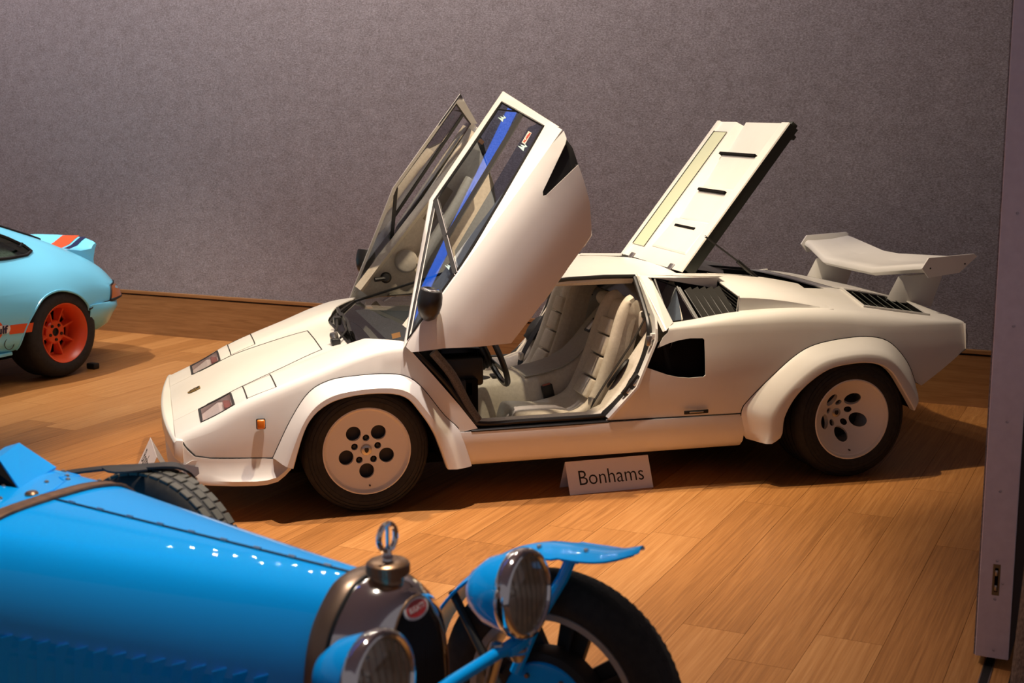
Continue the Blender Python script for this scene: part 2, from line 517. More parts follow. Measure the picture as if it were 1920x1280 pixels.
# back wall and its baseboard
wall = mk('wall_back', xf(box(-12, 9, WALL, WALL + .15, 0, 5.0), RM), felt, smooth=0); tag(wall, kind='structure')
bb = mk('baseboard_back', box(-12, 9, WALL - .022, WALL, 0, .332), oakboard, smooth=0); bb.matrix_world = RM; tag(bb, kind='structure')
mk('cap_rail', bevel(box(-12, 9, WALL - .03, WALL, .344, .372), .004), oakboard, bb, smooth=0)
mk('shadow_gap', box(-12, 9, WALL - .010, WALL, .332, .344), black, bb, smooth=0)
ceil = mk('ceiling', xf(box(-12, 9, -9, WALL, 5.0, 5.12), RM), pbsdf('ceiling_paint', (.50, .46, .55), .9), smooth=0); tag(ceil, kind='structure')

# sliding partition on the right
mauve = pbsdf('mauve_edge', (.72, .63, .68), .6); noise_col(mauve, (.74, .64, .70), (.80, .70, .76), 25)
brownshade = pbsdf('partition_side_shade', (.05, .032, .026), .9)  # shade on the leaf's side put into this brown; the hem shares it
pr = empty('partition_leaf', tuple(on(3.392, .1)), RROT)   # local x across planks, y towards the wall
pr.location = (1.728, -3.181, 0)
tag(pr, 'tall pale mauve edge of a sliding partition, at the right of the floor', 'partition')
mk('leaf_panel', bevel(box(0, .112, .008, 3.6, .03, 3.4), .002, 1), brownshade, pr, smooth=0)
mk('end_strip', bevel(box(.0, .108, .0, .010, .03, 3.4), .002, 1), mauve, pr, smooth=0)
mk('felt_facing', box(-.006, .001, .012, 3.6, .03, 3.4), felt, pr, smooth=0)
brass = pbsdf('dull_brass', (.25, .20, .12), .4, metal=.9)
lp = mk('latch_plate', bevel(box(.042, .066, -.0015, .004, .255, .365), .001, 1), brass, pr, smooth=0)
mk('latch_slot', box(.049, .060, -.003, -.0012, .268, .352), dark, lp, smooth=0)
mk('latch_bolt', rbox(.050, .059, -.0055, -.002, .325, .345, .002), steel, lp)
mk('latch_bolt', rbox(.050, .059, -.0055, -.002, .272, .292, .002), steel, lp)
for x, z in ((.054, .378), (.054, .242), (.076, .30), (.06, .06), (.05, .62), (.058, .86), (.06, 1.18), (.05, 1.55), (.055, 1.9)):
    mk('screw', xf(lathe([(0, -.001), (.0035, -.001), (.0042, 0.0015)], 8), Matrix.Translation((x, 0, z)) @ Matrix.Rotation(pi / 2, 4, 'X')), black, pr)
tk = empty('floor_track', tuple(on(3.44, 0)), RROT)
tag(tk, 'black metal channel in the wood floor below the partition', 'track')
mk('channel', box(-.013, .013, -3.4, 1.5, -.006, .0015), black, tk, smooth=0)
mk('lip', box(-.017, -.013, -3.4, 1.5, -.006, .003), steel, tk, smooth=0)
mk('lip', box(.013, .017, -3.4, 1.5, -.006, .003), steel, tk, smooth=0)
mk('channel', box(.075, .110, -3.4, 1.5, -.006, .0015), black, tk, smooth=0)
tweed = pbsdf('brown_tweed', (.12, .09, .07), .95, spec=.1); noise_col(tweed, (.09, .066, .055), (.32, .25, .20), 230, stretch=(1, 1, .35), bump=.6)
cu = empty('fabric_post', (1.640, -3.728, 0), RROT)
tag(cu, 'brown tweed covered post in the bottom right corner', 'post')
def rr(r, z, n=28): return [(r * cos(2 * pi * k / n), r * sin(2 * pi * k / n), z) for k in range(n)]
mk('cover', loft([rr(.142, 0), rr(.146, .02), rr(.138, .2), rr(.122, .5), rr(.11, .8), rr(.10, 1.1), rr(.07, 1.13)]), tweed, cu)
mk('hem', loft([rr(.147, .010), rr(.148, .032)]), brownshade, cu)
# ------------------------------------------------------------------ white wedge sports car: bodywork (x rearward, y away from the viewer)
car = empty('sports_car', (0, 0, 0))
tag(car, 'white wedge-shaped sports car with both scissor doors and the engine lid raised', 'car')

zc = ip([-.87, -.70, -.544, -.38, -.204, -.039, .1, .2, .3], [.405, .478, .560, .625, .689, .752, .790, .800, .803])
zh = ip([-.87, -.7476, -.593, -.5376, -.403, -.128, 0, .2], [.402, .4586, .5285, .552, .604, .695, .722, .735])
yc = ip([-.87, -.6, -.2, .2, .5], [.765, .80, .83, .85, .86])
def sec_f(x):
    c, h, y = zc(x), zh(x), yc(x); b = y + .028
    return [(0, h + .006), (.40, h), (.50, max(c, h) + .002), (y, c), (b, .29 + (c - .29) * .45), (b, .20)]
FS = Skin(sec_f, [0, .05, .05, .05, .10, 0])
KS = .05
def conv(S, items, h=.03):
    """mixed list of ('y',x,y) / ('z',x,z) -> dense (x, s*KS)"""
    out = []
    n = len(items)
    for i in range(n):
        a = items[i]; b = items[(i + 1) % n]
        sa = S.s_y(a[1], a[2]) if a[0] == 'y' else S.s_z(a[1], a[2])
        out.append((a[1], sa * KS))
        if a[0] == b[0]:
            L = hypot(b[1] - a[1], b[2] - a[2]); k = int(L / h)
            for t in range(1, k):
                x = a[1] + (b[1] - a[1]) * t / k; w = a[2] + (b[2] - a[2]) * t / k
                out.append((x, (S.s_y(x, w) if a[0] == 'y' else S.s_z(x, w)) * KS))
    return out
def skin_sheet(S, items, holes=(), h=.04):
    vf = sheet(conv(S, items), lambda u, v: S.pt(u, v / KS), [conv(S, q) for q in holes], h=h)
    return vf
def orient(vf, out):
    """flip so that faces look along out(p)"""
    v, f = vf; s = 0
    for q in f[::max(1, len(f) // 60)]:
        a, b, c = (Vector(v[i]) for i in q[:3]); n = (b - a).cross(c - a); s += n.dot(Vector(out((a + b + c) / 3)))
    return vf if s >= 0 else flip(vf)
def Orient_faces(vf, out):
    v, f = vf; F = []
    for q in f:
        a, b, c = (Vector(v[i]) for i in q[:3]); n = (b - a).cross(c - a)
        F.append(q if n.dot(Vector(out((a + b + c) / 3))) >= 0 else tuple(reversed(q)))
    return v, F
OUT = lambda p: (0, p.y, (p.z - .35) * 1.2)
def near(vf): return mirror(vf)      # skins are built at +y; the near side is -y

# --- wheel arch curves (x, z)
FSEAM = cr([(-.437, .293), (-.351, .465), (-.261, .592), (-.16, .646), (-.035, .662), (.091, .665), (.192, .650), (.268, .593), (.37, .457), (.453, .365), (.504, .197)], 6)
FLIP_ = cr([(-.354, .262), (-.288, .456), (-.20, .548), (-.076, .586), (.074, .590), (.174, .566), (.236, .498), (.311, .378), (.372, .205)], 6)
RSEAM = cr([(1.946, .229), (1.915, .275), (1.903, .382), (1.94, .441), (2.048, .544), (2.178, .647), (2.295, .702), (2.475, .728), (2.627, .727), (2.736, .690), (2.835, .585), (2.892, .474)], 6)
RLIP = cr([(2.034, .226), (2.085, .262), (2.10, .364), (2.177, .482), (2.322, .584), (2.471, .612), (2.592, .606), (2.686, .560), (2.769, .447), (2.835, .345)], 6)
fs_in = [p for p in FSEAM if p[1] >= .3655 or p[0] < 0]
rs_in = [p for p in RSEAM if p[1] >= .379]

# --- front body (half) and lid
yl = ip([-.87, -.55, -.40, -.128], [.43, .43, .40, .303])
lidedge = [(x, yl(x)) for x in [-.87 + (.87 - .128) * i / 14 for i in range(15)]]
half = [('y', x, y) for x, y in lidedge] + [('y', -.128, 0), ('y', 0.0, 0), ('y', 0.0, .42), ('y', .09, .60), ('y', .19, .748), ('y', .213, .80),
        ('z', .228, .762), ('z', .342, .626), ('z', .444, .501), ('z', .535, .380), ('z', .452, .3665)]
half += [('z', p[0], p[1]) for p in reversed(fs_in)]
half += [('z', -.449, .294), ('z', -.72, .306), ('z', -.785, .318), ('z', -.825, .36), ('z', -.845, .392), ('z', -.87, .395)]
LX0, LX1 = (-.752, -.590)
lightpoly = [('y', -.7476, .445), ('y', -.597, .447), ('y', -.597, .738), ('y', -.7476, .722)]
fb = orient(skin_sheet(FS, half, [lightpoly]), OUT)
mk('front_body', join(fb, mirror(fb)), white, car, th=.006, smooth=30)
lid_half = [('y', x, max(0, y - .003)) for x, y in lidedge[:-1]] + [('y', -.131, .300), ('y', -.131, 0), ('y', -.87, 0)]
lf = orient(skin_sheet(FS, lid_half), OUT)
mk('luggage_lid', join(lf, mirror(lf)), white, car, th=.006, smooth=30)
def seam(S, items, r=.0028, lift=0.0005, both=True, name='panel_gap', mat=None):
    P = []
    for a, b in zip(items, items[1:]):
        L = hypot(b[1] - a[1], b[2] - a[2]); k = max(1, int(L / .03))
        for t in range(k):
            x = a[1] + (b[1] - a[1]) * t / k; w = a[2] + (b[2] - a[2]) * t / k
            P.append(S.pt(x, S.s_y(x, w) if a[0] == 'y' else S.s_z(x, w)))
    a = items[-1]; P.append(S.pt(a[1], S.s_y(a[1], a[2]) if a[0] == 'y' else S.s_z(a[1], a[2])))
    vf = tube(P, r, 5)
    mk(name, near(vf), mat or seamm, car)
    if both: mk(name, vf, mat or seamm, car)
seam(FS, [('y', x, y) for x, y in lidedge[3:]] , .0026)
# rear edge of the lid across the car
mk('panel_gap', tube([FS.pt(-.128, FS.s_y(-.128, abs(y)))[:1] + (y,) + FS.pt(-.128, FS.s_y(-.128, abs(y)))[2:] for y in [-.303 + .0606 * i for i in range(11)]], .003, 5), seamm, car)
for x, y0, y1 in ((-.537, .445, .752), (-.404, .447, .778)):
    seam(FS, [('y', x, y0 + (y1 - y0) * i / 5) for i in range(6)], .0032)
seam(FS, [('y', -.537, .447), ('y', -.404, .449)], .0012); seam(FS, [('y', -.537, .752), ('y', -.404, .778)], .0012)
seam(FS, [('z', p[0], p[1]) for p in fs_in], .0028)
seam(FS, [('z', -.437, .2925), ('z', -.72, .306), ('z', -.785, .318), ('z', -.825, .36), ('z', -.845, .392)], .0032)

# --- recessed light units under flush glass
lensm = pbsdf('light_interior', (.85, .74, .72), .35); reflm = pbsdf('light_reflector', (.80, .70, .68), .25)
def ztop(x, y): return FS.pt(x, FS.s_y(x, y))[2]
for sg in (-1, 1):
    C4 = [(-.7476, .445), (-.597, .447), (-.597, .738), (-.7476, .722)]
    fr = strip([(x, sg * y, ztop(x, y)) for x, y in dens(C4 + [C4[0]], .04, closed=False)], .012, .004, (0, 0, 1))
    u = mk('driving_light', fr, black, car, smooth=0)
    tp = [(x, sg * y, ztop(x, y) - .001) for x, y in C4]; bt = [(x, sg * y, ztop(x, y) - .035) for x, y in C4]
    q = hexa(bt + tp)
    mk('light_bucket', orient((q[0], [f for f in q[1] if f != (4, 5, 6, 7)]), lambda p, c=sum((Vector(t) for t in tp + bt), Vector()) / 8: c - p), lensm, u, smooth=0)
    mk('reflector', Orient_faces(grid([[(-.735, sg * .46, ztop(-.735, .46) - .03), (-.735, sg * .71, ztop(-.735, .71) - .03)], [(-.66, sg * .46, ztop(-.66, .46) - .010), (-.66, sg * .71, ztop(-.66, .71) - .010)],
        [(-.62, sg * .46, ztop(-.62, .46) - .03), (-.62, sg * .71, ztop(-.62, .71) - .03)]]), lambda p: (-.3, 0, 1)), reflm, u, smooth=0)
    mk('side_lens', rbox(-.640, -.604, sg * .60 - .08, sg * .60 + .08, ztop(-.62, .6) - .030, ztop(-.62, .6) - .010, .005), pbsdf('red_lens', (.35, .12, .10), .3), u)
    mk('cover_glass', Orient_faces(([(x, sg * y, ztop(x, y) + .0005) for x, y in C4], [(0, 1, 2, 3)]), lambda p: (0, 0, 1)), lampglass, u, smooth=0)
# amber side repeaters
for sg in (-1, 1):
    u = mk('side_repeater', rbox(-.505, -.468, sg * .856 - .010, sg * .856 + .010, .438, .482, .008, 3), amber, car)
    mk('repeater_bezel', rbox(-.508, -.465, sg * .848 - .010, sg * .848 + .010, .435, .485, .006, 2), black, u)
# nose badge
gold = pbsdf('badge_gold', (.55, .36, .12), .3, metal=.8)
bz = ztop(-.75, .0)
def shield(k): return [(k * x, k * y) for x, y in ((-.035, 0), (-.02, .022), (.008, .030), (.034, .024), (.034, -.024), (.008, -.030), (-.02, -.022))]
nb = frame((-.755, 0, ztop(-.755, 0) + .001), (-.40, 0, .92), (.92, 0, .40))
bd = mk('nose_badge', xf(prism(shield(1), .004), nb), black, car, smooth=20)
mk('badge_rim', xf(prism(shield(1.0), .0055, [shield(.86)]), nb), gold, bd, smooth=20)
mk('badge_bull', xf(prism([(-.018, 0), (-.008, .010), (.004, .006), (.016, .014), (.020, .004), (.010, -.004), (.014, -.014), (.002, -.008), (-.010, -.012)], .0055), nb), gold, bd, smooth=20)

# --- nose bumper strip and spoiler
def nosex(y): return -.925 + .045 * (abs(y) / .80) ** 2
ys = [-.808 + .0808 * i for i in range(21)]
rows = []
for y in ys:
    x = nosex(y); e = 1
    rows.append([(-.838, y, .394), (x + .012, y, .398), (x, y, .388), (x, y, .318), (x + .014, y, .302), (-.838, y, .290)])
mk('nose_bumper', Orient_faces(bevel(loft(rows), .004, 2), lambda p: (p.x + .84, p.y * .02 if abs(p.y) < .79 else p.y, (p.z - .35) * .6)), white, car, smooth=40)
rows = []
for y in [-.812 + .0812 * i for i in range(21)]:
    a = (abs(y) / .812); x = -.905 + .055 * a ** 3
    rows.append([(x + .05, y, .30), (x + .022, y, .285), (x + .012, y, .235), (x - .006, y, .205), (x - .004, y, .178), (x + .09, y, .165), (x + .14, y, .22), (x + .13, y, .295)])
mk('front_spoiler', Orient_faces(loft(rows), lambda p: (p.x + .78, p.y * .01, (p.z - .23))), white, car, smooth=50)
# spoiler cheeks running back to the arch
def cheek():
    xs = [-.852, -.82, -.79, -.72, -.62, -.52, -.47, -.42, -.385, -.355]
    top = ip([-.845, -.79, -.72, -.449, -.345], [.385, .319, .306, .294, .266]); rows = []
    for x in xs:
        t = top(x); yb = yc(x) + .030; e = ip([-.845, -.76, -.5, -.42, -.355], [.0, .012, .030, .02, .006])(x)
        lo = ip([-.845, -.76, -.5, -.42, -.355], [.195, .176, .166, .178, .232])(x)
        rows.append([(x, yb - .05, t), (x, yb + .002, t - .003), (x, yb + .004, t - .018), (x, yb + .006 + e * .25, lo + .055), (x, yb + .012 + e, lo + .030), (x, yb + .010 + e, lo + .008), (x, yb - .02, lo), (x, yb - .12, lo + .01)])
    return Orient_faces(loft(rows), lambda p: (.0, p.y - .80, (p.z - .24) * .8))
ck = cheek()
mk('spoiler_cheek', near(ck), white, car, smooth=45); mk('spoiler_cheek', ck, white, car, smooth=45)
for sg in (-1, 1):
    mk('brake_duct', Orient_faces(([(-.846, sg * .812, .285), (-.775, sg * .826, .270), (-.772, sg * .830, .240), (-.80, sg * .832, .218), (-.838, sg * .830, .214)], [(0, 1, 2, 3, 4)]), lambda p: (0, sg, 0)), pbsdf('duct_grey', (.20, .19, .21), .6), car, smooth=0)

# --- flares
def flare(SEAM, LIP, S, ylip, n=44):
    A, B = resample(SEAM, n), resample(LIP, n); rows = []
    for i in range(n):
        (ax, az), (bx, bz) = A[i][:2], B[i][:2]
        ya = S.pt(ax, S.s_z(ax, az))[1]; e = min(1, i / 4, (n - 1 - i) / 4) if False else 1
        L = lambda t: (ax + (bx - ax) * t, az + (bz - az) * t)
        prof = [(0, ya + .001), (.04, ya + .008), (.14, ya + .022), (.40, ya + (ylip - ya) * .72), (.58, ylip - .004), (.66, ylip + .002), (.95, ylip + .003), (1.0, ylip - .002)]
        r = [(L(t)[0], y, L(t)[1]) for t, y in prof]
        r += [(L(1.0)[0], ylip - .03, L(1.0)[1]), (L(1)[0], ylip - .045, L(1)[1])]
        rows.append(r)
    return rows
def put_flare(SEAM, LIP, S, ylip, c):
    rows = flare(SEAM, LIP, S, ylip)
    vf = grid(rows); vf = Orient_faces(vf, lambda p: (p.x - c[0], .6 if p.y < ylip - .01 else 1.0, p.z - c[1]) if True else 0)
    liner = []
    for r in rows:
        x, y, z = r[-1]; liner.append([(x, y, z), (x + (c[0] - x) * -.03, y - .04, z - (c[1] - z) * .03), (x, .50, z), (c[0], .50, c[1])])
    lv = grid(liner)
    for f in (near, lambda q: q):
        o = mk('wheel_arch', f(vf), white, car, smooth=38)
        mk('arch_liner', f(lv), dark, o, smooth=0)
put_flare(FSEAM, FLIP_, FS, .950, (0.0, .25))

# --- rear body skin
zcr = ip([1.2, 1.44, 1.519, 1.643, 1.902, 2.166, 2.406, 2.651, 2.839, 3.22], [.795, .806, .818, .830, .862, .872, .862, .834, .806, .770])
ycr = ip([1.2, 1.44, 1.9, 2.6, 3.0, 3.22], [.86, .865, .885, .885, .865, .835])
zin = ip([1.2, 1.5, 2.0, 2.35, 2.69, 3.08, 3.22], [.87, .885, .925, .938, .918, .845, .815])
def sec_r(x):
    c, y = zcr(x), ycr(x)
    return [(0, zin(x) + .006), (.46, zin(x)), (y, c), (y + .040, .60), (y + .022, .367), (y - .01, .20)]
RS = Skin(sec_r, lambda x: [0, .06, ip([1.4, 1.6, 2.0, 2.6, 3.0, 3.3], [.012, .02, .06, .07, .03, .012])(x), .16, .10, 0], 7)
rear = [('z', 1.19, .3735), ('z', 1.337, .535), ('z', 1.392, .632), ('z', 1.504, .589), ('z', 1.56, .575), ('z', 1.618, .569), ('z', 1.690, .571), ('z', 1.701, .580), ('z', 1.700, .755), ('z', 1.692, .763), ('z', 1.628, .765), ('z', 1.57, .758), ('z', 1.515, .745), ('z', 1.455, .724),
        ('z', 1.487, .775), ('z', 1.515, .80), ('y', 1.519, .865), ('y', 1.530, .80), ('y', 1.93, .80), ('y', 1.93, .47), ('y', 2.58, .47), ('y', 2.58, 0), ('y', 3.10, 0), ('y', 3.10, .44), ('y', 3.205, .79), ('z', 3.212, .765), ('z', 3.212, .631), ('z', 2.933, .452), ('z', 2.892, .474)]
rear += [('z', p[0], p[1]) for p in reversed(rs_in) if p[0] < 2.885] + [('z', 1.903, .3715)]
ventpoly = [('y', 2.69, .455), ('y', 2.661, .75), ('y', 3.045, .765), ('y', 3.081, .455)]
rb = orient(skin_sheet(RS, rear, [ventpoly], h=.045), OUT)
mk('rear_body', join(rb, mirror(rb)), white, car, th=.006, smooth=30)
seam(RS, [('z', p[0], p[1]) for p in RSEAM if p[1] > .25], .0028)
seam(RS, [('z', 1.19, .3705), ('z', 1.905, .3705)], .0024)
mk('panel_gap', near(tube([(3.21, .842, .765), (3.214, .868, .70), (3.212, .872, .635)], .0015, 5)), seamm, car)
put_flare(RSEAM, RLIP, RS, 1.0, (2.47, .25))
# side ducts
for f in (near, lambda q: q):
    pts = [(1.36, .60), (1.504, .575), (1.618, .555), (1.71, .56), (1.715, .775), (1.628, .78), (1.515, .76), (1.44, .735), (1.40, .68)]
    d = sheet(pts, lambda x, z: (x, RS.pt(max(x, 1.2), RS.s_z(max(x, 1.2), z))[1] - .035 - .10 * max(0, x - 1.40), z), h=.06)
    mk('side_duct', f(d), dark, car)
# side marker / badge slot
for sg in (-1, 1):
    q = mk('coachbuilder_badge', rbox(1.585, 1.715, sg * .923 - .004, sg * .923 + .004, .388, .407, .003), black, car)
    mk('badge_script', rbox(1.612, 1.688, sg * .926 - .003, sg * .926 + .003, .394, .401, .002), steel, q)
ts = [[(3.10, y, RS.pt(3.10, RS.s_y(3.10, abs(y)))[2] - .003) for y in (-.44, -.2, 0, .2, .44)], [(3.17, y * 1.35, .808 - .03 * abs(y)) for y in (-.44, -.2, 0, .2, .44)], [(3.215, y * 1.78, .772 - .012 * abs(y)) for y in (-.44, -.2, 0, .2, .44)]]
mk('tail_slope', orient(grid(ts), lambda p: (.3, 0, 1)), white, car, smooth=40)
# tail panel and undercut
tl = [(-.86, .765), (.86, .765), (.876, .63), (-.876, .63)]
mk('tail_panel', Orient_faces(([(3.205, y, z) for y, z in tl], [(0, 1, 2, 3)]), lambda p: (1, 0, 0)), white, car, smooth=0)
mk('rear_valance', Orient_faces(([(3.208, -.876, .63), (3.208, .876, .63), (2.935, .88, .455), (2.935, -.88, .455)], [(0, 1, 2, 3)]), lambda p: (1, 0, -1)), black, car, smooth=0)
for sg in (-1, 1):
    tlp = mk('tail_lamp', rbox(3.20, 3.214, sg * .60 - .17, sg * .60 + .17, .66, .73, .006), pbsdf('tail_red', (.4, .02, .01), .25), car)
    mk('lamp_bezel', rbox(3.19, 3.210, sg * .60 - .18, sg * .60 + .18, .65, .74, .006), black, tlp)
# --- side skirts
rows = []
for x in [.44 + .0495 * i for i in range(31)]:
    yb = RS.pt(max(x, 1.2), 9)[1] if x > 1.2 else .90; yb = .893 + .012 * max(0, min(1, (x - 1.0)))
    rows.append([(x, yb - .12, .366), (x, yb, .366), (x, yb + .003, .345), (x, yb, .285), (x, yb - .020, .222), (x, yb - .055, .190), (x, yb - .12, .178), (x, yb - .3, .175)])
sk = Orient_faces(grid(rows), lambda p: (0, p.y - .72, p.z - .30))
mk('side_skirt', near(sk), white, car, smooth=45); mk('side_skirt', sk, white, car, smooth=45)
mk('underbody', box(-.80, 2.95, -.60, .60, .15, .20), dark, car, smooth=0)
mk('inner_hull', join(box(-.80, -.40, -.70, .70, .2, .30), box(.5, .56, -.80, .80, .2, .60), box(1.95, 2.05, -.55, .55, .2, .78), box(2.8, 2.86, -.7, .7, .3, .7)), dark, car, smooth=0)

# --- roof, pillars, engine cover surround
roof = []
for x, w, z in ((.93, .525, 1.035), (1.05, .51, 1.052), (1.3, .50, 1.062), (1.55, .49, 1.060), (1.74, .475, 1.048)):
    roof.append([(x, y * w, z - .022 * abs(y) ** 2.5) for y in (-1, -.9, -.7, -.4, 0, .4, .7, .9, 1)])
rf = orient(grid(roof), lambda p: (0, 0, 1))
mk('roof_panel', rf, white, car, th=.022, smooth=30)
# door-opening head rail (black seal) and B-pillar
for sg in (-1, 1):
    mk('roof_seal', tube([(.93, sg * .530, 1.022), (1.1, sg * .522, 1.036), (1.3, sg * .515, 1.040), (1.47, sg * .512, 1.036)], .011, 8), satin, car)
    mk('roof_liner', Orient_faces(grid([[(x, sg * .505, 1.022 + .01), (x, sg * .47, .995), (x, sg * .20, 1.03), (x, 0, 1.035)] for x in (.93, 1.1, 1.3, 1.47)]), lambda p: (0, -sg * -1 if False else -sg * -.2, -1)), cream, car)
# sail/B pillar: white band from roof down to the shoulder
    bp_ = [(1.487, sg * .515, 1.042), (1.545, sg * .515, 1.040), (1.60, sg * .80, .842), (1.525, sg * .862, .818), (1.500, sg * .845, .82)]
    band = hexa([(1.470, sg * .50, 1.040), (1.530, sg * .535, 1.038), (1.566, sg * .805, .833), (1.488, sg * .858, .795),
                 (1.482, sg * .545, 1.044), (1.540, sg * .552, 1.044), (1.562, sg * .822, .836), (1.505, sg * .873, .806)])
    mk('centre_pillar', Orient_faces(bevel(band, .004, 1), lambda p, c=Vector((1.51, sg * .68, .92)): p - c), white, car, smooth=0)
    jam = [(1.488, sg * .50, 1.03), (1.470, sg * .79, .845), (1.452, sg * .842, .80), (1.445, sg * .862, .757), (1.340, sg * .885, .535), (1.195, sg * .885, .388)]
    mk('door_jamb', strip(jam, .055, .012, [(-.9, 0, -.1), (-.9, 0, .1), (-.9, 0, .2), (-.9, 0, .3), (-.8, 0, .6), (-.7, 0, .7)]), white, car, smooth=20)
    sl = cr([(1.468, sg * .515, 1.030), (1.440, sg * .78, .85), (1.425, sg * .825, .76), (1.375, sg * .845, .63), (1.28, sg * .852, .49), (1.19, sg * .855, .408), (1.15, sg * .858, .392), (.8, sg * .86, .392), (.56, sg * .86, .394), (.50, sg * .858, .44), (.40, sg * .85, .585), (.30, sg * .84, .70), (.235, sg * .82, .765)], 5)
    mk('door_seal', tube(sl, .013, 8), satin, car)
    mk('sill_plate', bevel(box(.50, 1.20, sg * .872 - .024, sg * .872 + .024, .362, .3745), .004, 1), black, car, smooth=20)
    lt = mk('door_latch', rbox(1.300, 1.345, sg * .882 - .012, sg * .882 + .012, .478, .602, .004), black, car)
    lm = Matrix.Translation((1.322, 0, .54)) @ Matrix.Rotation(radians(40), 4, 'Y') @ Matrix.Translation((-1.322, 0, -.54)); lt.matrix_world = lm
    mk('latch_claw', rbox(1.315, 1.331, sg * .893 - .006, sg * .893 + .006, .545, .585, .004), steel, lt)
    mk('latch_claw', rbox(1.312, 1.332, sg * .893 - .006, sg * .893 + .006, .495, .525, .004), steel, lt)
    st = mk('door_striker', rbox(1.400, 1.425, sg * .868 - .012, sg * .868 + .012, .735, .785, .004), steel, car)
    mk('striker_block', rbox(1.425, 1.462, sg * .86 - .012, sg * .86 + .012, .765, .795, .004), white, st)
# windscreen with header, wipers
W0 = [(0.005, -.44, .722), (.10, -.62, .742), (.20, -.75, .785), (.93, -.50, 1.035), (.93, .50, 1.035), (.20, .75, .785), (.10, .62, .742), (.005, .44, .722)]
wrows = []
for t in [i / 8 for i in range(9)]:
    r = []
    for k in range(13):
        a = -1 + 2 * k / 12; b = abs(a)
        yb = .75 * a; xb = .005 + .195 * max(0, (b * .75 - .42) / .33) ** 1.15 if b * .75 > .42 else .005
        zb = .722 + .063 * max(0, (b * .75 - .42) / .33) if b * .75 > .42 else .722
        yt = .50 * a; xt = .93 - .02 * (1 - b * b); zt = 1.050 - .018 * b * b
        r.append((xb + (xt - xb) * t, yb + (yt - yb) * t, zb + (zt - zb) * t + .012 * sin(pi * t) * (1 - b ** 4)))
    wrows.append(r)
wsg = mk('windscreen', orient(grid(wrows), lambda p: (-.5, 0, 1)), glass, car, smooth=60)
edge = [wrows[0][k] for k in range(13)]
mk('screen_seal', tube([(x, y, z + .003) for x, y, z in edge], .008, 6), black, car)
mk('screen_seal', tube([tuple(p) for p in wrows[8]], .012, 6), black, car)
for sg in (0, 12): mk('screen_seal', tube([tuple(wrows[t][sg]) for t in range(9)], .008, 6), black, car)
dashm = pbsdf('dash_suede', (.075, .078, .076), .9); noise_col(dashm, (.06, .063, .062), (.095, .097, .094), 90, bump=.1)
# wiper assembly on the cowl, ahead of the driver
wp = mk('wiper', rbox(-.075, -.03, -.30, -.22, .712, .745, .008), black, car)
mk('wiper_motor_cap', lathe([(0, .03), (.018, .03), (.022, .02), (.022, 0)], 12, frame((-.055, -.245, .742), (-.2, 0, 1))), steel, wp)
mk('wiper_arm', tube([(-.055, -.245, .762), (-.02, -.10, .778), (.015, .16, .787), (.03, .26, .790)], .007, 6), satin, wp)
mk('wiper_arm', tube([(-.03, -.28, .748), (.02, -.16, .768), (.035, .12, .790), (.04, .22, .795)], .006, 6), satin, wp)
mk('wiper_blade', strip([(.035, -.20, .760), (.055, .05, .778), (.06, .30, .782)], .012, .016, (0, 0, 1)), black, wp)
mk('wiper_blade', strip([(.03, .10, .795), (.045, .32, .800), (.055, .42, .795)], .014, .018, (0, 0, 1)), black, wp)
mk('wiper_pivot', rbox(-.01, .03, .08, .14, .755, .80, .008), satin, wp)
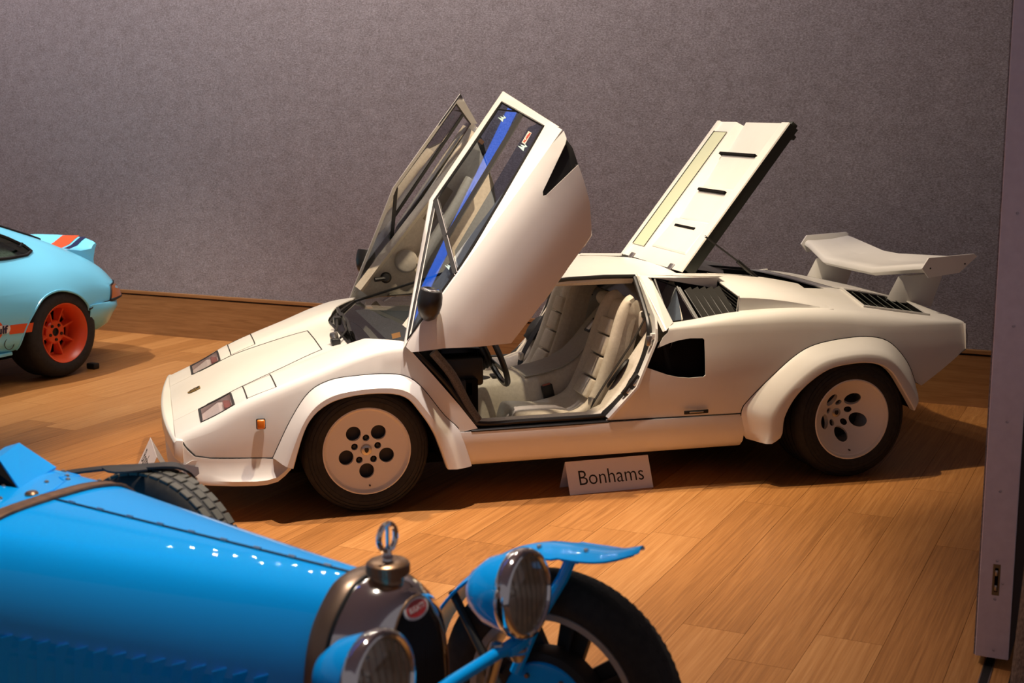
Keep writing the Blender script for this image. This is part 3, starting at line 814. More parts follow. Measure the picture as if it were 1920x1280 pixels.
# ------------------------------------------------------------------ quarter windows, louvres, air boxes, engine bay, lid, wing
for sg in (-1, 1):
    S = lambda x, y, z: (x, sg * y, z)
    # upper rail (sail) with its sloping face
    rail = hexa([S(1.49, .49, 1.030), S(1.90, .46, 1.005), S(1.90, .585, 1.022), S(1.53, .585, 1.036), S(1.49, .46, 1.046), S(1.93, .44, 1.028), S(1.93, .59, 1.030), S(1.53, .56, 1.046)])
    mk('sail_rail', Orient_faces(rail, lambda p, c=Vector((1.7, sg * .52, 1.03)): p - c), white, car, smooth=0)
    tri = ([S(1.545, .583, 1.034), S(1.90, .588, 1.026), S(1.90, .575, .965)], [(0, 1, 2)])
    mk('sail_face', Orient_faces(tri, lambda p: (0, sg, .2)), white, car, smooth=0, th=.004)
    # quarter glass and its frame
    qg = ([S(1.552, .795, .836), S(1.692, .795, .846), S(1.668, .60, .985), S(1.552, .575, 1.030)], [(0, 1, 2, 3)])
    postm = pbsdf('post_grey', (.10, .10, .10), .5)
    q = mk('quarter_window', Orient_faces(qg, lambda p: (0, sg, .5)), glassdk, car, smooth=0)
    mk('window_seal', tube([qg[0][i] for i in (0, 1, 2, 3)], .007, 6, closed=True), black, q)
    mk('window_post', tube([S(1.70, .795, .846), S(1.676, .605, .982)], .004, 6), postm, q)
    mk('window_post', tube([S(1.708, .79, .846), S(1.684, .60, .982)], .003, 6), postm, q)
    # dark recess behind the louvres
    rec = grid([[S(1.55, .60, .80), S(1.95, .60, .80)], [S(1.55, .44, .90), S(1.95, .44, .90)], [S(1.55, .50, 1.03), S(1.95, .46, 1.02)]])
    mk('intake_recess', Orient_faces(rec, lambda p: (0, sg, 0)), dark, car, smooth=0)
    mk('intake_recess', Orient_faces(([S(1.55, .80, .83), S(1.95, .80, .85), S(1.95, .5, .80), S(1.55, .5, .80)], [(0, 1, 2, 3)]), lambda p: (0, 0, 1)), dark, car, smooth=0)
    lv = pbsdf('louvre_black', (.018, .017, .015), .7, spec=.12)
    for k in range(6):
        x = 1.728 + k * .040
        sl = hexa([S(x, .795, .835), S(x + .034, .795, .842), S(x + .034, .792, .852), S(x, .792, .848), S(x - .018, .60, .955), S(x + .016, .60, .972), S(x + .016, .597, .982), S(x - .018, .597, .966)])
        mk('intake_slat', Orient_faces(sl, lambda p, c=Vector((x + .005, sg * .70, .907)): p - c), lv, car, smooth=0)
        mk('slat_edge', tube([S(x, .796, .848), S(x - .018, .601, .966)], .0018, 5), postm, car)
    # air box
    F = [(1.905, .44, 1.030), (1.905, .46, .955), (1.925, .775, .868), (1.930, .785, .950)]            # front: top-in, bottom-in, bottom-out, top-out
    t0, t1, t2, t3 = F[0], F[3], (2.40, .50, .968), (2.34, .775, .903)
    def G(n=8):
        rows = []
        for i in range(n + 1):
            t = i / n
            ax = 1.905 + t * .50; ay = .44 + t * .04; az = 1.030 - .058 * t - .010 * t * t + .010 * sin(pi * t)
            bx = 1.930 + t * .50; by = .785 + t * .035; bz = .950 - .075 * t ** 1.3 + .006 * sin(pi * t)
            cx = 1.930 + t * .51; cy = .79 + t * .045; cz = .862 + .008 * t
            rows.append([S(ax, ay - .03, az - .06), S(ax, ay, az), S(ax + (bx - ax) * .06, ay + .02, az - .000), S((ax + bx) / 2, (ay + by) / 2, (az + bz) / 2 + .006), S(bx - .001, by - .016, bz + .004), S(bx, by, bz - .008), S((bx * .3 + cx * .7), by + .003, bz * .3 + cz * .7), S(cx, cy, cz)])
        return rows
    ab = mk('air_scoop', Orient_faces(grid(G()), lambda p: (0, sg * (abs(p.y) - .55), p.z - .86)), white, car, th=.006, smooth=40)
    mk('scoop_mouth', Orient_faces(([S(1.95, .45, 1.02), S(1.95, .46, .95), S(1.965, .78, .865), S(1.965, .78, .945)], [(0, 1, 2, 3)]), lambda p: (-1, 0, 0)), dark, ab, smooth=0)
    for k in range(5):
        t = (k + .5) / 5
        a0 = Vector(F[0]).lerp(Vector(F[1]), t); a1 = Vector(F[3]).lerp(Vector(F[2]), t)
        s1 = strip([S(a0.x + .004, a0.y, a0.z), S(a1.x + .004, a1.y - .004, a1.z)], .020, .0045, (.35, 0, 1))
        mk('scoop_slat', s1, lv, ab, smooth=0)
    mk('scoop_lip', tube([S(*F[1]), S(*F[0]), S(F[3][0], F[3][1], F[3][2]), S(*F[2])], .004, 5), white, ab)
    # rear deck outlet: recess with slanted slats
    rec = [(2.69, .455), (2.661, .75), (3.045, .765), (3.081, .455)]
    zf = lambda x, y: RS.pt(x, RS.s_y(x, y))[2]
    mk('deck_vent', Orient_faces(join(([S(x, y, zf(x, y) - .05) for x, y in rec], [(0, 1, 2, 3)]), grid([[S(x, y, zf(x, y) - .05) for x, y in rec + rec[:1]], [S(x, y, zf(x, y) - .001) for x, y in rec + rec[:1]]])), lambda p, c=Vector((2.87, sg * .6, .88)): c - p), black, car, smooth=0)
    ventslat = pbsdf('vent_slat', (.085, .095, .075), .5)
    for k in range(7):
        x = 2.70 + k * .052; y1 = .455 + .01; y0 = .748 + .002 * k
        dx = -.02
        sl = [S(x + dx, y0, zf(x, y0) - .006), S(x + .035 + dx, y0, zf(x + .03, y0) - .034), S(x + .035, y1, zf(x + .03, y1) - .034), S(x, y1, zf(x, y1) - .006)]
        mk('vent_slat', Orient_faces((sl, [(0, 1, 2, 3)]), lambda p: (0, 0, 1)), ventslat, car, smooth=0, th=.003)
    mk('vent_lip', strip([S(2.690, .452, zf(2.69, .452) + .004), S(2.661, .752, zf(2.661, .752) + .004), S(3.045, .768, zf(3.045, .768) + .003)], .012, .012, (0, 0, 1)), white, car, smooth=0)

# engine bay
eb = join(grid([[(1.76, -.46, .50), (1.76, .46, .50)], [(1.76, -.46, 1.02), (1.76, .46, 1.02)]]),
          grid([[(1.76, .462, .50), (2.58, .462, .50)], [(1.76, .462, 1.00), (2.58, .462, .915)]]), grid([[(1.76, -.462, .50), (2.58, -.462, .50)], [(1.76, -.462, 1.00), (2.58, -.462, .915)]]),
          grid([[(2.58, -.46, .50), (2.58, .46, .50)], [(2.58, -.46, .915), (2.58, .46, .915)]]), ([(1.76, -.46, .5), (2.58, -.46, .5), (2.58, .46, .5), (1.76, .46, .5)], [(0, 1, 2, 3)]))
mk('engine_bay', Orient_faces(eb, lambda p: Vector((2.24, 0, .8)) - p), satin, car, smooth=0)
eng = pbsdf('engine_grey', (.14, .13, .12), .5, metal=.4)
en = mk('engine', bevel(box(1.9, 2.5, -.22, .22, .52, .76), .02), eng, car, smooth=20)
for y in (-.12, .12): mk('cam_cover', rbox(1.92, 2.46, y - .055, y + .055, .76, .84, .02), black, en)
for k in range(6):
    for y in (-.17, .17): mk('intake_trumpet', lathe([(.012, 0), (.012, .05), (.022, .075), (.019, .075), (.010, .05)], 12, Matrix.Translation((1.97 + k * .085, y * .45, .82))), steel, en)
mk('bay_rim', strip([(1.78, .475, 1.012), (2.58, .475, .925)], .03, .012, (0, 0, 1)), satin, car, smooth=0)
# far buttress between engine bay and rear deck is part of rear_body; trunk lid seam
seam(RS, [('y', 2.66, .0), ('y', 2.66, .44), ('y', 3.08, .44)], .0016)
mk('roof_vent', box(1.748, 1.752, .05, .45, 1.035, 1.047), black, car, smooth=0)

# engine lid, modelled closed in (x', y, z') then raised about its hinge
LA = radians(52.2)
lid0 = Matrix.Translation((1.748, 0, 1.045)) @ Matrix.Rotation(-LA, 4, 'Y')
def lz(t): return -.014 * t                                             # closed lid profile
LEN = .975
def lidpt(t, y, z): return (t, y, z)
N = 14
rows = []
# cross-section across y: near rail, louvre hump floor, valley, glass floor, far rail
yy = [-.462, -.455, -.365, -.355, .16, .205, .405, .415, .455, .462]
for i in range(N + 1):
    t = LEN * i / N
    d = .050 * min(1, max(0, (t - .05) / .30)) ** .8                       # depth of the sunken middle grows rearwards
    rows.append([(t, -.462, -.007), (t, -.458, 0), (t, -.372, 0), (t, -.358, -d * .9), (t, .155, -d), (t, .20, -.006), (t, .22, -.004), (t, .408, -.004), (t, .418, .008), (t, .455, .006), (t, .462, -.035)])
lid = mk('engine_lid', Orient_faces(grid(rows), lambda p: (0, (p.y) * .02, .2) if abs(p.y) < .459 else (0, p.y, 0)), white, car, smooth=25, th=.005)
lid.matrix_world = lid0
# stepped louvre plates in the sunken middle
for k in range(4):
    t0 = .10 + k * .225; t1 = t0 + .215
    d0 = .050 * min(1, max(0, (t0 - .05) / .30)) ** .8; d1 = .050 * min(1, max(0, (t1 - .05) / .30)) ** .8
    y0 = -.352; y1 = .150
    pl = hexa([(t0, y0, -d0 + .002), (t1, y0, -d1 + .001), (t1, y1, -d1 + .001), (t0, y1, -d0 + .002), (t0 + .015, y0 + .02, -d0 + .006), (t1, y0 + .02, -d1 + .026), (t1, y1 - .02, -d1 + .026), (t0 + .015, y1 - .02, -d0 + .006)])
    mk('lid_louvre', bevel(pl, .003, 1), white, lid, smooth=0)
for t, ya, yb in ((.265, -.22, .06), (.515, -.26, .10), (.765, -.30, .16)):
    mk('lid_slot', box(t - .007, t + .007, ya, yb, -.06, -.012), dark, lid, smooth=0)
pane = pbsdf('frosted_pane', (.62, .66, .46), .2, coat=.6)
mk('lid_window', Orient_faces(([(.085, .225, .000), (.90, .225, .000), (.90, .402, .000), (.085, .402, .000)], [(0, 1, 2, 3)]), lambda p: (0, 0, 1)), pane, lid, smooth=0)
mk('window_gap', tube([(.085, .404, .002), (.905, .404, .002)], .003, 5), black, lid)
mk('window_gap', tube([(.085, .222, .001), (.90, .222, .001), (.90, .40, .001)], .0016, 5), black, lid)
under = pbsdf('lid_liner', (.025, .028, .022), .45)
mk('lid_frame', join(hexa([(.02, -.459, -.070), (LEN, -.459, -.066), (LEN, -.43, -.070), (.02, -.43, -.075), (.02, -.459, -.008), (LEN, -.459, -.008), (LEN, -.43, -.008), (.02, -.43, -.008)]),
    box(.02, LEN, .43, .459, -.060, -.008), box(.02, LEN, -.43, .43, -.072, -.064)), under, lid, smooth=0)
mk('lid_catch', rbox(LEN - .02, LEN + .02, -.455, -.40, -.055, -.015, .006), under, lid)
mk('lid_catch', rbox(LEN - .055, LEN - .03, -.455, -.41, -.085, -.055, .004), under, lid)
for sg in (-1, 1):
    mk('lid_hinge', rbox(-.03, .03, sg * .30 - .03, sg * .30 + .03, -.02, .004, .004), steel, lid)
# gas strut
gs = mk('gas_strut', cyl((2.060, -.48, 1.092), (2.19, -.48, .985), .011, 10), satin, car)
mk('strut_rod', cyl((1.872, -.48, 1.228), (2.062, -.48, 1.091), .005, 8), satin, gs)
mk('strut_ball', lathe([(0, -.008), (.008, 0), (0, .008)], 10, Matrix.Translation((1.872, -.48, 1.228))), steel, gs)

# rear wing
def section(xl, zl, xt, zt, y, thick=.032):
    prof = [(0, 0), (.02, .42), (.08, .60), (.25, .40), (.6, .12), (1.0, .08), (1.0, -.06), (.6, -.38), (.25, -.62), (.06, -.5)]
    dx, dz = xt - xl, zt - zl; L = hypot(dx, dz); nx, nz = -dz / L, dx / L
    return [(xl + dx * u + nx * v * thick, y, zl + dz * u + nz * v * thick) for u, v in prof]
def wing_sec(y):
    a = abs(y)
    k = max(0, min(1, (a - .28) / .38)); q = max(0, min(1, (a - .08) / .58))
    xl = 2.975 + .085 * k; zl = .975 + .062 * k
    xt = 3.262 + .10 * q; zt = 1.052 + .034 * q
    return section(xl, zl, xt, zt, y, .046)
wy = [-.68, -.6, -.5, -.40, -.34, -.28, -.22, -.15, -.08, 0, .08, .15, .22, .28, .34, .40, .5, .6, .68]
wing = mk('rear_wing', Orient_faces(loft([wing_sec(y) for y in wy]), lambda p: (p.x - 3.2, p.y * .02, (p.z - 1.0 - .29 * (p.x - 3.1) - .05 * abs(p.y)) * 3)), white, car, smooth=50)
for sg in (-1, 1):
    ep = [(3.035, 1.043), (3.073, 1.098), (3.350, 1.112), (3.368, 1.098), (3.262, 1.012), (3.078, .992)]
    e = mk('wing_end_plate', prism([(x, z) for x, z in ep], .012, f=lambda u, v, w, s=sg: (u, s * (.68 + w) if s > 0 else -(.68 + w), v)), white, wing, smooth=20)
    e.data.flip_normals() if sg > 0 else None
    for x, z in ((3.085, 1.042), (3.295, 1.060)):
        mk('plate_screw', lathe([(0, .003), (.004, .003), (.005, 0)], 8, frame((x, sg * .692, z), (0, sg, 0))), black, e) if False else mk('plate_screw', lathe([(0, .003), (.004, .003), (.005, 0)], 8, frame((x, sg * .692, z), (0, sg, 0))), black, wing)
    st = loft([[(3.03 + .30 * u - .07 * (1 - t) , sg * (.47 + v * .022), .845 + (.975 - .845) * t + .02 * u * t - .05 * u * (1 - t)) for u, v in ((0, 0), (.12, .8), (.4, 1), (.75, .7), (.95, 0), (.75, -.7), (.4, -1), (.12, -.8))] for t in (0, .3, .6, 1)])
    mk('wing_strut', Orient_faces(st, lambda p, s=sg: (p.x - 3.12, p.y - s * .47, 0)), white, wing, smooth=40)
# ------------------------------------------------------------------ scissor doors: modelled shut, then swung up 51 degrees about the front pivot
PIV = Vector((.2, 0, .75))
dmat = Matrix.Translation(PIV) @ Matrix.Rotation(radians(-51), 4, 'Y') @ Matrix.Translation(-PIV)
ysk = ip([.36, .45, .56, .68, .76, .80, .84], [.895, .908, .918, .910, .888, .862, .845])
def yskin(x, z):
    return ysk(z) - .012 * max(0, min(1, (.45 - x) / .25)) 
yG = lambda z: .80 - (z - .83) * 1.38
crz = ip([.2, .6, 1.0, 1.5], [.785, .792, .798, .812])
doorpoly = [(.225, .745), (.33, .64), (.44, .505), (.545, .385), (.8, .382), (1.10, .388), (1.19, .395), (1.225, .425), (1.30, .50), (1.365, .595), (1.405, .660), (1.20, .692), (1.185, .703), (1.20, .716), (1.445, .765), (1.470, .775), (1.492, .803)]
doorpoly += [(x, crz(x)) for x in (1.4, 1.2, 1.0, .8, .6, .4, .23)]
beltpoly_up = ip([.215, .4, .7, 1.05, 1.25, 1.47], [.789, .793, .798, .826, .845, .866])
doors = []
for sg in (-1, 1):
    S = lambda x, y, z: (x, sg * y, z)
    o3 = lambda p: (0, sg, .3)
    skin = Orient_faces(sheet(doorpoly, lambda x, z: S(x, yskin(x, z), z), h=.035), lambda p: (0, sg, .1))
    d = mk('door', skin, white, car, th=.008, smooth=28)
    d.matrix_world = dmat; doors.append(d)
    # belt strip between the crease and the glass
    xs = [.23 + (1.492 - .23) * i / 20 for i in range(21)]
    rows = [[S(x, yskin(x, crz(x)), crz(x)) for x in xs], [S(x, (yskin(x, crz(x)) + yG(beltpoly_up(x)) + .006) / 2 + .002, (crz(x) + beltpoly_up(x)) / 2) for x in xs], [S(x, min(yG(beltpoly_up(x)) + .006, .85), beltpoly_up(x)) for x in xs]]
    mk('belt_strip', Orient_faces(grid(rows), lambda p: (0, sg * .5, 1)), white, d, smooth=30, th=.005)
    # window frame: front pillar + roof rail + rear post
    fr = [(.215, .783), (.868, 1.041), (1.18, 1.056), (1.518, 1.070), (1.500, .820), (1.468, .866), (1.468, 1.050), (1.18, 1.034), (.888, 1.021), (.285, .791)]
    frv = prism(fr, .016, f=lambda x, z, w: S(x, yG(z) - .010 + w, z), h=.1)
    mk('window_frame', Orient_faces(bevel(frv, .003, 1), lambda p: (0, sg * ((abs(p.y) - yG(p.z)) - .0 + .002) * 50, 0) if True else None) if False else frv, white, d, smooth=25)
    # black inner edging of the frame
    ed = [(.262, .790), (.882, 1.024), (1.18, 1.034), (1.466, 1.048), (1.466, .868), (1.05, .828), (.70, .800)]
    mk('window_seal', tube([S(x, yG(z) + .003, z) for x, z in dens(ed, .06)], .0075, 6, closed=True), black, d)
    # panes
    def pane(poly, name, off=0.0, m=glassdk):
        v = [S(x, yG(z) - off, z) for x, z in poly]
        return mk(name, Orient_faces((v, [tuple(range(len(v)))]), o3), m, d, smooth=0)
    pane([(.27, .792), (.64, .797), (.875, 1.020)], 'quarter_pane')
    pane([(.655, .797), (.765, .905), (1.46, .962), (1.465, 1.046), (1.18, 1.033), (.885, 1.022)][1:] , 'upper_pane')
    pane([(.655, .797), (1.05, .826), (1.462, .866), (1.462, .890), (1.425, .908), (.735, .848)], 'lower_pane', .010)
    mk('window_divider', strip([S(.645, yG(.797) + .004, .797), S(.882, yG(1.022) + .004, 1.022)], .024, .014, S(0, 1, .7)), black, d, smooth=0)
    for dx in (-.009, .009): mk('divider_trim', tube([S(.645 + dx, yG(.797) + .012, .797), S(.882 + dx, yG(1.020) + .012, 1.020)], .0025, 5), steel, d)
    mk('window_bar', strip([S(.765, yG(.902) + .002, .902), S(1.462, yG(.960) + .002, .960)], .022, .014, S(0, 1, .7)), black, d, smooth=0)
    mk('corner_brace', tube([S(1.425, yG(1.04), 1.046), S(1.462, yG(.985), .985)], .004, 5), black, d)
    # window marks: small etched shield and alarm sticker
    em = pbsdf('etched_mark', (.45, .62, .60), .5)
    for x, z, k in ((1.40, 1.012, .016), (1.33, .885, .018), (.655, .835, .014)):
        pts = [(-1, -.8), (-.5, .9), (-.15, -.2), (.15, .6), (.45, -.4), (1, .2), (.6, -.9), (0, -.5)]
        mk('window_mark', Orient_faces((([S(x + k * a, yG(z + k * b) + .002, z + k * b) for a, b in pts]), [tuple(range(8))]), o3), em, d, smooth=0)
    stick = pbsdf('sticker_cream', (.72, .58, .48), .5)
    mk('alarm_sticker', Orient_faces(([S(x, yG(z) - .006, z) for x, z in ((1.345, .880), (1.41, .886), (1.41, .900), (1.345, .894))], [(0, 1, 2, 3)]), o3), stick, d, smooth=0)
    if sg < 0:
        am = frame((1.378, -(yG(.890) - .004), .890), (0, -.587, .81), (1, 0, .09))
        mk('sticker_lettering', text_vf('ALARM', .0165, am, extr=.0003, width=1.05, bold=.0006), pbsdf('sticker_red', (.55, .06, .03), .5), d, smooth=0)
    # black duct wedge at the rear edge
    mk('door_duct', Orient_faces(sheet([(1.175, .703), (1.20, .69), (1.41, .655), (1.455, .72), (1.475, .78), (1.44, .77), (1.20, .72)], lambda x, z: S(x, yskin(x, z) - .018 - .05 * max(0, (x - 1.2)), z), h=.05), o3), black, d)
    mk('duct_catch', rbox(1.425, 1.45, sg * .845 - .012, sg * .845 + .012, .715, .745, .003), pbsdf('catch_brass', (.4, .2, .1), .4, metal=.5), d)
    # sculpted hollow behind the mirror
    # inner trim panel (cream) with armrest, speaker and pull
    tp = [(.30, .70), (.45, .53), (.57, .41), (.8, .405), (1.08, .412), (1.18, .43), (1.34, .60), (1.42, .76), (1.40, .81), (.9, .785), (.30, .775)]
    mk('trim_panel', Orient_faces(prism(tp, .012, f=lambda x, z, w: S(x, yskin(x, min(z, .78)) - .065 - w, z), h=.12), lambda p: (0, sg * (abs(p.y) - (yskin(p.x, min(p.z, .78)) - .071)) * 100, 0)), cream, d, smooth=25)
    mk('door_edge', Orient_faces(grid([[S(x, yskin(x, z) - .004, z) for x, z in doorpoly[:11]], [S(x + (.8 - x) * .02, yskin(x, z) - .07, z + .012) for x, z in doorpoly[:11]]]), lambda p: (p.x - .85, 0, p.z - .65)), cream, d, smooth=30)
    mk('door_cap', Orient_faces(loft([[S(x, min(.80, yG(beltpoly_up(x)) - .016), beltpoly_up(x) - .004), S(x, .74, .825), S(x, .715, .79), S(x, .78, .76)] for x in (.30, .7, 1.1, 1.44)]), lambda p, s=sg: (0, p.y - s * .77, p.z - .79)), cream, d, smooth=40)
    ar = loft([[S(x, .80, z0), S(x, .745, z0), S(x, .735, z0 + .03), S(x, .745, z0 + .055), S(x, .80, z0 + .06)] for x, z0 in ((.62, .55), (.70, .57), (1.0, .60), (1.22, .63))])
    mk('armrest', Orient_faces(bevel(ar, .008, 2), lambda p, s=sg: (0, p.y - s * .77, p.z - .61)), cream, d, smooth=40)
    mk('door_speaker', lathe([(0, .014), (.055, .014), (.066, .008), (.07, 0)], 24, frame(S(.60, .795, .66), S(0, -1, .1))), creamdk, d)
    mk('trim_recess', Orient_faces(([S(.86, .812, .665), S(1.10, .812, .69), S(1.10, .812, .75), S(.86, .812, .735)], [(0, 1, 2, 3)]), lambda p: (0, -sg, 0)), pbsdf('trim_tan', (.32, .26, .17), .7), d, smooth=0)
    mk('winder_knob', xf(lathe([(0, .05), (.02, .048), (.026, .03), (.016, .02), (.03, .012), (.034, 0)], 16), frame(S(.45, .79, .70), S(0, -1, .2))), black, d)
    mk('winder_arm', cyl(S(.45, .755, .70), S(.40, .745, .755), .013, 8), black, d)
    # outside mirror
    c = Vector(S(.452, .93, .828)); up_ = Vector((.09, 0, .995)).normalized()
    body = []
    prof = [(-.075, .012), (-.060, .032), (-.03, .045), (.01, .051), (.045, .049), (.072, .044)]
    ax = Vector((.80, sg * .10, .50)).normalized(); side = Vector((0, sg, 0)); side = (side - ax * side.dot(ax)).normalized(); nn = ax.cross(side)
    body = [[tuple(c + ax * a + side * (r * 1.45 * cos(2 * pi * k / 16)) + nn * (r * 1.15 * sin(2 * pi * k / 16))) for k in range(16)] for a, r in prof]
    mm = mk('side_mirror', Orient_faces(loft(body), lambda p: p - c), satin, d, smooth=50)
    # stalk joins the belt
    mk('mirror_stalk', Orient_faces(bevel(hexa([S(.40, .852, .775), S(.50, .862, .775), S(.50, .872, .80), S(.40, .865, .80), S(.425, .905, .80), S(.485, .905, .80), S(.48, .905, .825), S(.43, .905, .825)]), .004, 1), lambda p, q=Vector(S(.45, .88, .80)): p - q), satin, d, smooth=30)
    mk('mirror_glass', lathe([(0, .002), (.04, .002), (.043, 0)], 20, frame(c + ax * .073, ax, side)), chrome, d)
# ------------------------------------------------------------------ wheels
def dish(r0, hub, p): return lambda u, v: -.014 - hub * max(0, 1 - (hypot(u, v) / r0) ** p)
def make_wheel(name, cx, cy, R, width, sg, hub, power):
    """wheel with outer rim plane at |y| = cy"""
    f = lambda x, y, w: (cx + x * 1.0, sg * (cy + w), R + y)          # w outward
    ori = lambda c0: (lambda p: (p.x - cx, 0, p.z - R))
    prof = [(.205, 0.0), (.214, .006), (.230, .012), (.250, .013), (.270, .010), (.288, .002), (R - .006, -.016), (R - .001, -.035), (R, -.06), (R, -width + .055), (R - .002, -width + .03), (.285, -width - .0), (.25, -width - .008), (.205, -width + .005)]
    m = frame((cx, sg * cy, R), (0, sg, 0))
    tyre = mk('wheel', Orient_faces(lathe(prof, 64, m), lambda p: (p.x - cx, (p.y - sg * (cy - width / 2)) * 1.0, p.z - R)), rubber, car, smooth=40)
    tyre['label'] = name
    for rr in (.243, .262, .279): mk('sidewall_ring', lathe([(rr - .0015, .0108), (rr, .0145 if rr < .27 else .011), (rr + .0015, .0108 if rr < .27 else .006)], 64, m), rubber, tyre)
    for w0 in (.2, .36, .5, .64, .8):
        mk('tread_groove', lathe([(R + .0006, -width * w0 - .004), (R + .0006, -width * w0 + .004)], 64, m), dark, tyre)
    rimp = [(.186, -.055), (.188, -.016), (.196, -.010), (.198, -.002), (.204, .006), (.210, .004), (.210, -.012), (.206, -width + .01), (.19, -width + .01), (.19, -.10)]
    mk('rim_barrel', lathe(rimp, 64, m), rimw, tyre, smooth=35)
    holes = [circ(.101 * cos(radians(-90 + 72 * k)), .101 * sin(radians(-90 + 72 * k)), .036, 24) for k in range(5)]
    holes += [circ(.058 * cos(radians(90 + 72 * k)), .058 * sin(radians(90 + 72 * k)), .0165, 16) for k in range(5)]
    dd = dish(.19, hub, power)
    face = sheet(circ(0, 0, .190, 64), lambda u, v: f(u, v, dd(u, v)), holes, h=.016)
    mk('rim_face', Orient_faces(face, lambda p: (0, sg, 0)), rimw, tyre, th=.022, smooth=35)
    mk('brake_disc', lathe([(0, -.05 - hub), (.15, -.05 - hub), (.15, -.075 - hub), (0, -.075 - hub)], 32, m), pbsdf('brake_iron', (.035, .03, .028), .6), tyre)
    h0 = dd(0, 0)
    mk('hub_cap', lathe([(0, h0 + .012), (.018, h0 + .012), (.024, h0 + .010), (.0275, h0 + .002), (.0285, h0 - .004)], 24, m), steel, tyre)
    mk('hub_emblem', xf(prism(shield(.36), .002), m @ Matrix.Translation((0, 0, h0 + .0115)) @ Matrix.Rotation(pi / 2, 4, 'Z')), black, tyre, smooth=0)
    for k in range(5):
        a = radians(90 + 72 * k); u, v = .058 * cos(a), .058 * sin(a)
        mk('wheel_nut', lathe([(0, .004), (.008, .004), (.010, -.002), (.011, -.014)], 6, m @ Matrix.Translation((u, v, dd(u, v) - .012))), black, tyre, smooth=0)
    mk('valve', lathe([(0, .01), (.004, .009), (.005, -.01)], 8, m @ Matrix.Translation((.012, -.172, dd(.012, -.172)))), black, tyre)
    return tyre
make_wheel('front wheel with five round holes in its face', 0.0, .876, .303, .225, -1, .010, 2.0)
make_wheel('deep dished rear wheel with five round holes', 2.5, .955, .312, .345, -1, .155, 1.5)
make_wheel('front wheel with five round holes in its face', 0.0, .876, .303, .225, 1, .010, 2.0)
make_wheel('deep dished rear wheel with five round holes', 2.5, .955, .312, .345, 1, .155, 1.5)

# ------------------------------------------------------------------ cabin
mk('cabin_floor', Orient_faces(join(([(.45, -.84, .22), (1.55, -.84, .22), (1.55, .84, .22), (.45, .84, .22)], [(0, 1, 2, 3)])), lambda p: (0, 0, 1)), cream, car, smooth=0)
bulk = []
for x, z in ((1.40, .22), (1.46, .50), (1.55, .74), (1.62, .85), (1.68, 1.02)):
    bulk.append([(x, y, z) for y in (-.84, -.6, -.3, 0, .3, .6, .84)] if z < .8 else [(x, y, z) for y in (-.80 if z < .9 else -.52, -.45, -.2, 0, .2, .45, .80 if z < .9 else .52)])
mk('rear_bulkhead', Orient_faces(grid(bulk), lambda p: (-1, 0, 0)), cream, car, smooth=40)
mk('rear_screen', Orient_faces(([(1.585, -.46, .86), (1.585, .46, .86), (1.645, .40, 1.0), (1.645, -.40, 1.0)], [(0, 1, 2, 3)]), lambda p: (-1, 0, 0)), pbsdf('rear_screen_dark', (.03, .035, .03), .1, coat=.5), car, smooth=0)
pad = subsurf(box(1.44, 1.55, -.13, .13, .80, .90), 2)
mk('rear_cushion', pad, cream, car)
# centre tunnel
tun = []
for x, w, z in ((.56, .17, .42), (.66, .18, .445), (.80, .18, .452), (.95, .175, .462), (1.09, .17, .480), (1.20, .165, .510), (1.28, .16, .555), (1.34, .155, .615), (1.40, .15, .69), (1.46, .145, .76), (1.50, .14, .80)):
    tun.append([(x, -w - .05, .20), (x, -w - .01, z - .10), (x, -w + .005, z - .03), (x, -w + .035, z - .004), (x, 0, z + .004), (x, w - .035, z - .004), (x, w - .005, z - .03), (x, w + .01, z - .10), (x, w + .05, .20)])
mk('tunnel', Orient_faces(grid(tun), lambda p: (-.3, p.y, (p.z - .3))), cream, car, smooth=45)
tp = [[(x, y * (w - .025), z + .006 - .004 * abs(y)) for y in (-1, -.6, 0, .6, 1)] for x, w, z in ((.98, .175, .464), (1.09, .17, .480), (1.20, .165, .510), (1.28, .16, .555), (1.34, .155, .615), (1.40, .15, .69), (1.46, .145, .76), (1.50, .14, .80))]
mk('tunnel_pad', orient(grid(tp), lambda p: (-.4, 0, 1)), creamdk, car, th=.006)
ash = frame((1.415, 0.0, .700), (-.76, 0, .64), (0, 1, 0))
a_ = mk('ashtray', xf(rbox(-.045, .045, -.045, .045, 0, .012, .004), ash), black, car)
mk('ashtray_lid', xf(rbox(-.032, .032, -.032, .032, .010, .015, .003), ash), steel, a_)
sh = mk('gear_gate', lathe([(0, .004), (.052, .004), (.060, 0)], 24, Matrix.Translation((.757, -.045, .452)) @ Matrix.Diagonal((1.0, .8, 1, 1))), black, car)
mk('gear_stick', cyl((.757, -.045, .45), (.757, -.045, .53), .006, 10), steel, sh)
mk('gear_knob', lathe([(0, .03), (.014, .026), (.02, .012), (.014, 0), (0, -.004)], 16, Matrix.Translation((.757, -.045, .525))), black, sh)
mk('tunnel_switch', rbox(.815, .86, -.10, -.02, .456, .468, .004), black, car)

